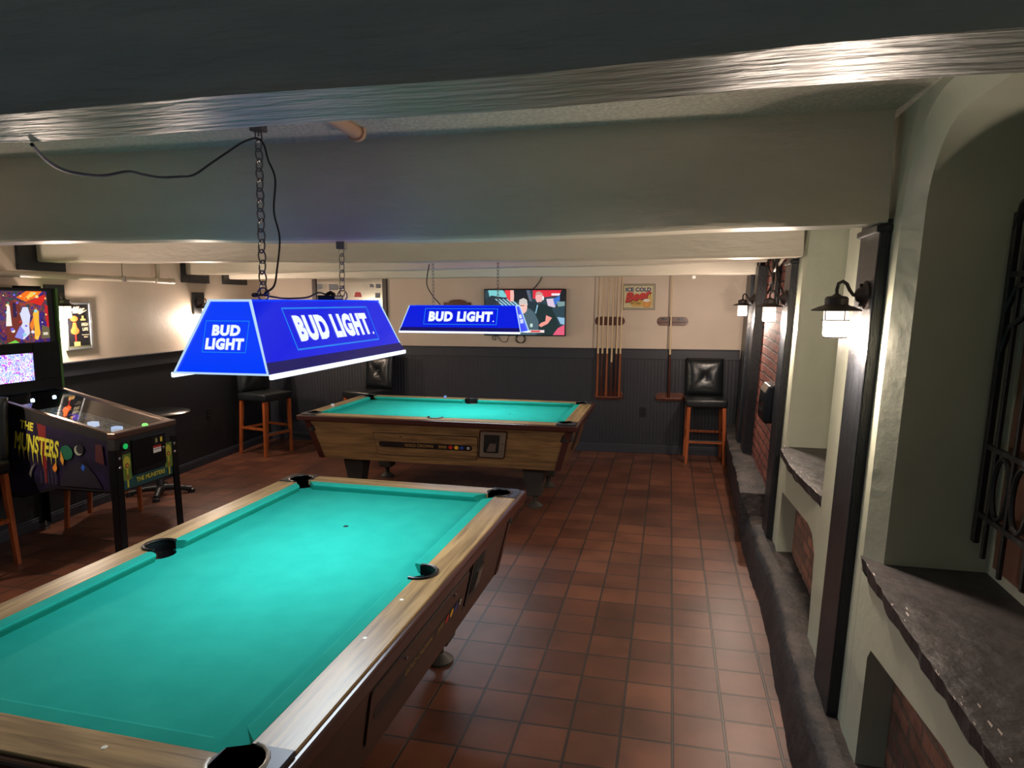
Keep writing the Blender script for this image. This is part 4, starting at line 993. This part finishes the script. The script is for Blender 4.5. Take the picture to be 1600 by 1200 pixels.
    for i in range(26):
        a_, b_, r_ = random.uniform(3.83, 4.19), random.uniform(1.49, 1.83), random.uniform(.004, .012)
        f.ell(a_, b_, r_*1.3, r_, A(random.choice([(150, 220, 235), (240, 235, 230), (255, 225, 140), (200, 60, 60), (90, 190, 150), (120, 100, 220)])), 7)
    f.poly([(3.84, 1.60), (3.86, 1.75), (3.88, 1.74), (3.885, 1.60)], A((250, 245, 240)))
    f.poly([(3.84, 1.48), (3.90, 1.50), (3.93, 1.48)], A((120, 220, 70)))
    f.build('backglass', t)
    W_(MB().box(bx1-0.02, bx1-0.002, y0+0.02, 4.045, 1.40, 1.468).box(bx1-0.02, bx1-0.002, y0+0.02, y1-0.02, 1.12, 1.20).box(bx1-0.02, bx1-0.002, 4.048, y1-0.02, 1.20, 1.468).box(bx1-0.02, bx1-0.002, y0+0.02, y0+0.06, 1.20, 1.40), 'speaker_panel', BLKP, bevel=0.002)
    W_(MB().box(bx1-0.02, bx1-0.008, y0+0.06, 4.045, 1.20, 1.40), 'display_screen', busy_mat('display_picture', [(70, 90, 220), (190, 200, 255), (120, 140, 250), (235, 240, 255), (190, 60, 200), (90, 110, 230), (225, 235, 255), (150, 220, 160)], 26, 1.3))
pinball()

# ------------------------------------------------------------------ back wall things
# television
tv = empty('television', (-1.683, yb(-1.683)-0.03, 1.648), 0.05, 'flat television showing a sports broadcast, high on the back wall', 'television')
MB().box(-0.49, 0.49, -0.03, 0.028, -0.276, 0.276).build('casing', BLKP, tv, bevel=0.004)
MB().box(-0.15, 0.15, 0.0, 0.03, -0.1, 0.1).build('wall_mount', BLKM, tv)
f = Flat(lambda u, v, d: (u, -0.0305-d, v), 0.0005)
hw_, hh_ = 0.478, 0.262
f.rect(-hw_, hw_, -hh_, hh_, A((40, 64, 74), 1.0))
f.poly([(-0.44, 0.262), (-0.26, 0.262), (-0.20, 0.18), (-0.42, 0.17)], A((120, 200, 205), 1.0))
f.poly([(-0.478, 0.15), (-0.40, 0.2), (-0.20, 0.17), (-0.14, 0.08), (-0.478, 0.08)], A((34, 48, 60), 1.0))
for k in range(5): f.poly([(-0.36+k*0.045, 0.16), (-0.34+k*0.045, 0.16), (-0.24+k*0.045, 0.08), (-0.27+k*0.045, 0.08)], A((150, 200, 220), 1.0))
f.poly([(-0.24, 0.262), (-0.15, 0.262), (-0.17, 0.12), (-0.21, 0.17)], A((235, 60, 70), 1.0))
f.poly([(-0.17, 0.262), (-0.12, 0.262), (-0.13, 0.13), (-0.17, 0.13)], A((235, 180, 170), 1.0))
f.poly([(-0.13, 0.262), (0.02, 0.262), (0.08, 0.13), (-0.12, 0.13)], A((22, 26, 34), 1.0))
f.poly([(0.02, 0.262), (0.06, 0.262), (0.09, 0.13), (0.06, 0.13)], A((90, 100, 120), 1.0))
f.poly([(0.10, 0.262), (0.44, 0.262), (0.40, 0.20), (0.24, 0.18), (0.10, 0.16)], A((215, 40, 60), 1.0))
f.rect(0.32, 0.44, 0.20, 0.225, A((230, 225, 235), 1.0))
f.poly([(0.44, 0.262), (0.478, 0.262), (0.478, 0.12), (0.38, 0.12)], A((20, 24, 28), 1.0))
f.poly([(0.26, 0.16), (0.40, 0.17), (0.36, 0.06), (0.28, 0.08)], A((215, 195, 215), 1.0)); f.poly([(0.34, 0.16), (0.42, 0.20), (0.42, 0.14), (0.36, 0.08)], A((60, 110, 200), 1.0))
f.poly([(0.38, 0.13), (0.478, 0.13), (0.478, 0.08), (0.40, 0.07)], A((120, 150, 150), 1.0))
f.poly([(0.02, 0.14), (0.16, 0.12), (0.14, 0.02), (0.02, 0.02)], A((30, 48, 58), 1.0))
# right hand person, dark shirt
f.poly([(0.13, 0.09), (0.22, 0.11), (0.32, 0.06), (0.37, -0.04), (0.42, -0.16), (0.40, -0.262), (0.20, -0.262), (0.14, -0.14)], A((22, 44, 46), 1.0))
f.ell(0.175, 0.175, 0.044, 0.062, A((235, 175, 175), 1.0)); f.poly([(0.13, 0.20), (0.14, 0.24), (0.18, 0.25), (0.22, 0.22), (0.215, 0.20), (0.18, 0.215)], A((190, 150, 140), 1.0)); f.ell(0.222, 0.17, 0.011, 0.026, A((225, 230, 235), 1.0))
f.rect(0.165, 0.20, 0.115, 0.125, A((40, 40, 50), 1.0))
f.poly([(0.26, -0.03), (0.33, -0.06), (0.28, -0.13), (0.20, -0.17), (0.17, -0.15), (0.20, -0.12), (0.25, -0.10)], A((235, 150, 140), 1.0))
f.poly([(0.15, 0.09), (0.165, 0.09), (0.14, -0.01), (0.13, -0.01)], A((140, 190, 220), 1.0))
# left hand person, blue-grey jumper and glasses
f.poly([(-0.06, -0.262), (-0.06, -0.02), (0.0, 0.03), (0.06, 0.05), (0.12, 0.0), (0.17, -0.10), (0.17, -0.2), (0.14, -0.262)], A((72, 96, 108), 1.0))
f.ell(-0.015, 0.06, 0.05, 0.072, A((240, 190, 180), 1.0)); f.poly([(-0.065, 0.09), (-0.06, 0.15), (-0.01, 0.17), (0.03, 0.15), (0.04, 0.09), (0.03, 0.07), (0.02, 0.10), (-0.05, 0.105)], A((200, 195, 190), 1.0))
f.rect(-0.06, 0.0, 0.078, 0.086, A((70, 60, 60), 1.0))
f.rect(0.07, 0.10, -0.17, -0.13, A((190, 220, 210), 1.0))
f.rect(0.03, 0.24, -0.235, -0.205, A((235, 215, 215), 1.0)); f.rect(0.08, 0.19, -0.23, -0.21, A((215, 70, 70), 1.0))
f.poly([(0.34, -0.262), (0.478, -0.262), (0.478, -0.14), (0.40, -0.18)], A((220, 90, 120), 1.0)); f.poly([(0.39, -0.05), (0.478, -0.06), (0.478, -0.14), (0.43, -0.13)], A((140, 180, 210), 1.0))
f.build('screen_picture', tv)
cb = MB(); cb.tube(spline([(0.20, 0.025, 0.42), (0.17, 0.02, 0.36), (0.13, 0.02, 0.31), (0.09, 0.02, 0.27)]), 0.005, 6)
cb.tube(spline([(-0.37, 0.02, -0.27), (-0.40, 0.02, -0.31), (-0.36, 0.02, -0.33), (-0.36, 0.02, -0.28), (-0.33, 0.02, -0.29), (-0.28, 0.02, -0.35), (-0.22, 0.02, -0.345), (-0.2, 0.02, -0.27)]), 0.004, 6)
for k in range(2): cb.tube([(-0.06+k*0.012+0.055*math.cos(j*PI/10), 0.02-0.003*k, -0.315+0.05*math.sin(j*PI/10)) for j in range(20)], 0.004, 6, True)
cb.build('cable', CORDM, tv, True)

# cue racks and cues
def stadium(w, h, cx=0, cz=0): return [(cx+w/2-h/2+h/2*math.cos(math.radians(a)), cz+h/2*math.sin(math.radians(a))) for a in range(-90, 91, 15)]+[(cx-w/2+h/2+h/2*math.cos(math.radians(a)), cz+h/2*math.sin(math.radians(a))) for a in range(90, 271, 15)]
def cue_rack(x, label, clips):
    y = yb(x); t = empty('cue_rack', (x, y, 0), 0.05, label, 'cue rack', 'wooden wall cue racks')
    up = MB().prism(stadium(0.345, 0.10, 0, 1.553), -0.018, 0, 'y').build('upper_plate', RACKW, t, bevel=0.003)
    MB().box(-0.15, 0.15, -0.05, -0.018, 1.537, 1.549).build('cue_holder', RACKW, up, bevel=0.003)
    lo = MB().prism(stadium(0.345, 0.10, 0, 0.675), -0.018, 0, 'y').build('lower_plate', RACKW, t, bevel=0.003)
    MB().prism([(-0.165, -0.018), (-0.165, -0.05)]+[(0.17*math.cos(math.radians(a)), -0.05-0.04*math.sin(math.radians(a))) for a in range(170, 9, -20)]+[(0.165, -0.05), (0.165, -0.018)], 0.655, 0.675).build('butt_shelf', RACKW, lo, bevel=0.003)
    if clips:
        for cx in (-0.09, 0.09):
            MB().box(cx-0.035, cx+0.035, -0.035, -0.018, 1.572, 1.582).box(cx-0.022, cx+0.022, -0.045, -0.018, 1.566, 1.59).build('rubber_clip', BLKP, up)
cue_rack(-0.683, 'left wooden cue rack on the back wall, holding six cues, next to the beer sign', False)
cue_rack(0.03, 'right wooden cue rack on the back wall, holding one cue, beside the bar stool', True)
def cue(x, lean, L, butt, split, label):
    y = yb(x)-0.066
    o = empty('pool_cue', (x, y, 0.676), 0, label, 'pool cue', 'cues standing in the wall racks'); o.rotation_euler = (-0.006, lean, 0)
    MB().lathe([(0.013, 0), (0.0145, 0.01), (0.0135, split*0.5), (0.0115, split)], n=12).build('butt', butt, o, True)
    MB().lathe([(0.0115, split), (0.010, split+0.15), (0.0065, L-0.02), (0.006, L)], n=12).build('shaft', CUEMAP, o, True)
BUT = [CUEBR, CUEDK, CUEBR, CUEDK, CUEDK, CUEBR]
names = ['leftmost cue in the rack of six, brown butt', 'second cue from the left in the rack of six, dark butt', 'third cue from the left in the rack of six, light brown butt', 'fourth cue from the left in the rack of six, with the longest pale shaft', 'second cue from the right in the rack of six, dark butt', 'rightmost cue in the rack of six, brown butt']
for i, x in enumerate([-0.815, -0.765, -0.71, -0.657, -0.603, -0.558]):
    cue(x, 0.012, 1.46, BUT[i], 0.50 if i != 3 else 0.40, names[i])
cue(0.012, 0.0, 1.46, CUEDK, 0.50, 'single cue with dark butt in the right hand wall rack')

def wall_sign_back(x0, x1, z0, z1): pass
sg = empty('beer_sign', ((-0.553-0.175)/2, yb(-0.36)-0.001, 1.832), 0.05, 'small cream tin sign about ice cold beer between the two cue racks', 'sign')
pl_ = MB().box(-0.19, 0.19, -0.008, 0, -0.148, 0.148).build('plate', I((216, 204, 160)), sg)
f = Flat(lambda u, v, d: (u, -0.0083-d, v))
NB = I((30, 34, 74)); f.frame(-0.19, 0.19, -0.148, 0.148, 0.007, NB); f.frame(-0.172, 0.172, -0.132, 0.132, 0.006, NB)
f.text('ICE COLD', 0.0, 0.085, 0.29, 0.048, I((40, 56, 120)), 0.04)
f.poly([(-0.14, -0.03), (0.15, 0.03), (0.15, -0.11), (-0.06, -0.11)], I((214, 170, 84)))
f.text('Beer', 0.0, 0.012, 0.315, 0.115, I((70, 18, 20)), 0.06, 0.35, 0.18); f.text('Beer', -0.004, 0.016, 0.31, 0.108, I((206, 52, 46)), 0.045, 0.35, 0.18)
f.text('on tap', -0.03, -0.075, 0.12, 0.034, BLACKI, 0.0, 0.4)
f.rect(0.062, 0.128, -0.118, -0.045, I((200, 130, 52))); f.rect(0.068, 0.122, -0.11, -0.06, I((226, 160, 70))); f.ell(0.095, -0.04, 0.04, 0.018, WHITE); f.frame(0.128, 0.155, -0.10, -0.055, 0.008, I((210, 160, 90)))
f.merge(pl_)

mr = empty('bar_mirror', (-3.895, yb(-3.895), 1.80), 0.05, 'large dark framed mirror on the back wall behind the near billiard lamp', 'mirror')
mg = MB().box(-0.45, 0.45, -0.012, 0, -0.32, 0.32).build('mirror_glass', MIRROR, mr)
fr_ = MB()
for (a, b, c, d) in ((-0.49, -0.435, -0.36, 0.36), (0.435, 0.49, -0.36, 0.36), (-0.435, 0.435, 0.305, 0.36), (-0.435, 0.435, -0.36, -0.305)): fr_.box(a, b, -0.03, 0, c, d)
fr_.build('frame', DKFRAME, mr, bevel=0.004)
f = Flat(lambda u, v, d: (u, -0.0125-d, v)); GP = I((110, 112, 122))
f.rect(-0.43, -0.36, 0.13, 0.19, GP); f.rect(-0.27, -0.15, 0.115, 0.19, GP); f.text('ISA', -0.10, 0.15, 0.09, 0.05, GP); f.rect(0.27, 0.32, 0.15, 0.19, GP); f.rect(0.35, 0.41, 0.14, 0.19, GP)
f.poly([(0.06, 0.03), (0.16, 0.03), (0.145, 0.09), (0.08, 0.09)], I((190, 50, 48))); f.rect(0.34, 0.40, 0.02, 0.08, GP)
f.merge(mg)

wp = empty('wooden_plaque', (-2.515, yb(-2.515), 1.72), 0.05, 'dark red wooden plaque with rounded top just above the far billiard lamp', 'plaque')
MB().prism([(-0.17, -0.09), (0.17, -0.09), (0.17, 0.045)]+[(0.11*math.cos(math.radians(a)), 0.045+0.035*math.sin(math.radians(a))) for a in range(0, 181, 20)]+[(-0.17, 0.045)], -0.02, 0, 'y').build('board', RACKW, wp, bevel=0.003)
MB().box(-0.15, 0.15, -0.05, -0.02, -0.01, 0.004).build('ledge', RACKW, wp)

def outlet(f3, label):
    t = f3(); return t
def make_outlet(loc, rz, label):
    t = empty('power_outlet', loc, rz, label, 'outlet', 'black outlets on the wainscot')
    MB().box(-0.036, 0.036, -0.006, 0, -0.058, 0.058).build('cover_plate', BLKP, t, bevel=0.002)
    for z in (-0.02, 0.02): MB().box(-0.016, 0.016, -0.009, -0.005, z-0.013, z+0.013).build('socket', BLKM, t, bevel=0.003)
make_outlet((-0.284, yb(-0.284)-0.012, 0.49), 0.05, 'black outlet low on the back wainscot between the two cue racks')
make_outlet((xl(6.5)+0.012, 6.5, 0.54), PI/2+0.062, 'black outlet on the left wainscot beside the bar stool')

# framed poster on the left wall
ps = empty('framed_poster', (xl(4.775)+0.002, 4.775, 1.567), PI/2+0.062, 'black framed beer poster in silver frame on the left wall, right of the pinball backbox', 'poster')
pl_ = MB().box(-0.125, 0.125, -0.012, 0, -0.19, 0.19).build('picture', BLACKI, ps)
fr_ = MB()
for (a, b, c, d) in ((-0.137, -0.119, -0.198, 0.198), (0.119, 0.137, -0.198, 0.198), (-0.119, 0.119, 0.18, 0.198), (-0.119, 0.119, -0.198, -0.18)): fr_.box(a, b, -0.022, 0, c, d)
fr_.build('frame', SILVER, ps, bevel=0.003)
f = Flat(lambda u, v, d: (u, -0.0125-d, v)); CR = I((228, 214, 180)); OR = I((224, 92, 40)); TN = I((214, 168, 100))
f.text('Miller', -0.005, 0.135, 0.17, 0.055, CR, 0.035, 0.35, 0.05); f.poly([(0.0, 0.105), (0.10, 0.135), (0.09, 0.125), (0.02, 0.098)], CR)
f.text('HIGH', 0.068, 0.012, 0.07, 0.028, CR, 0.03); f.text('LIFE', 0.068, -0.028, 0.06, 0.026, CR, 0.03)
f.ell(-0.045, 0.062, 0.04, 0.024, OR); f.poly([(-0.06, 0.03), (-0.03, 0.03), (-0.02, -0.01), (-0.005, -0.06), (-0.085, -0.06), (-0.07, -0.01)], OR)
f.ell(-0.045, -0.04, 0.045, 0.03, OR); f.rect(0.02, 0.075, 0.045, 0.06, TN); f.rect(0.035, 0.055, 0.06, 0.085, TN); f.rect(-0.052, -0.034, -0.13, -0.07, I((130, 34, 34)))
f.rect(-0.065, 0.0, -0.17, -0.13, TN); f.rect(-0.119, 0.119, -0.18, -0.165, I((90, 92, 70))); f.text('THE CHAMPAGNE OF', 0.062, -0.075, 0.08, 0.008, CR, 0.02) ; f.text('BEERS', 0.062, -0.093, 0.04, 0.012, CR, 0.02)
f.merge(pl_)

# pipes
pp = empty('wall_pipe', (xl(4.5)+0.05, 4.5, 1.975), 0, 'cream painted pipe running along the top of the left wall', 'pipe')
def PW(mb, name, m, **k): return part_world(mb, name, m, pp, **k)
PW(MB().tube([LWf(0.06, -1.9, 1.975), LWf(0.06, 5.95, 1.972)], 0.024, 14), 'pipe_run', PIPE, smooth=True)
PW(MB().tube([LWf(0.06, 5.70, 1.972), LWf(0.06, 5.76, 1.972)], 0.030, 14).tube([LWf(0.06, 5.90, 1.972), LWf(0.06, 5.97, 1.972)], 0.030, 14).tube([LWf(0.06, 5.74, 1.97), LWf(0.06, 5.92, 1.97)], 0.027, 14), 'pipe_tee', PIPE, smooth=True)
PW(MB().tube([LWf(0.06, 5.74, 1.975), LWf(0.06, 5.74, 2.05), LWf(0.06, 5.74, 2.42)], 0.022, 12), 'riser', PIPE, smooth=True)
PW(MB().tube([LWf(0.06, 5.27, 1.95), LWf(0.06, 5.27, 1.998)], 0.03, 12).tube([LWf(0.06, 5.27, 1.99), LWf(0.06, 5.27, 2.42)], 0.004, 6), 'pipe_hanger', STEEL, smooth=True)
p0 = at(500, 172, 2.15); p1 = at(556, 206, 2.45)
PI2 = mat('pink_beige_pipe', (206, 166, 140), 0.35)
pq = empty('ceiling_pipe_stub', tuple(p1), 0, 'short beige pipe stub with collar under the ceiling behind the first beam', 'pipe')
d_ = (p1-p0).normalized(); far = p1-d_*0.30
part_world(MB().tube([far+Vector((0, 0, 0.0)), p1], 0.025, 20), 'pipe', PI2, pq, smooth=True)
part_world(MB().tube([p1-d_*0.004, p1+d_*0.02], 0.034, 20).tube([p1+d_*0.02, p1+d_*0.028], 0.031, 20), 'collar', PI2, pq, smooth=True)
# small white sensor under the last beam
o = MB().lathe([(0.02, 0.0), (0.024, -0.012), (0.018, -0.028), (0.0, -0.034)], n=16).build('ceiling_sensor', WHITE, smooth=True); o.location = (0.215, 7.11, 2.035); tag(o, 'small white round sensor hanging under the last ceiling beam', 'sensor')

# towel dispenser
td = empty('towel_dispenser', (xw(5.1, 1.0)+0.06, 5.10, 1.07), 0, 'glossy black paper towel dispenser on the brick wall below the second lantern', 'towel dispenser')
BLG = mat('gloss_black_plastic', (12, 13, 17), 0.08, coat=0.6)
MB().prism([(0.0, -0.13), (-0.115, -0.13), (-0.12, -0.06), (-0.108, 0.08), (-0.085, 0.125), (-0.05, 0.135), (0.0, 0.135)], -0.15, 0.13, 'y').build('cover', BLG, td, bevel=0.012, seg=3)
MB().box(-0.10, -0.02, -0.13, 0.11, -0.136, -0.128).build('towel_slot', BLKM, td)

# cable bundle on the brick
cbm = empty('cable_bundle', (xw(5.9, 2)+0.03, 5.9, 1.95), 0, 'tangle of black cables and conduit hanging down the brick by the farthest lantern', 'cables')
random.seed(9); mb = MB()
for k in range(5):
    y = 5.4+k*0.16; pts = [RWf(0.03, y, 2.30)]
    for j in range(4): pts.append(RWf(0.04+random.uniform(-.03, .01), y+random.uniform(-.12, .12), 2.18-j*0.11))
    mb.tube(spline(pts, 5), 0.008, 6)
part_world(mb, 'cable', CORDM, cbm, smooth=True)
part_world(MB(None).tube([RWf(0.036, 5.55, 2.3), RWf(0.036, 5.52, 1.75)], 0.02, 10), 'conduit', BLKP, cbm, smooth=True)
part_world(MB().tube([RWf(0.03, 5.05, 2.13), RWf(0.03, 5.75, 2.02)], 0.012, 8), 'white_pipe', PIPE, cbm, smooth=True)
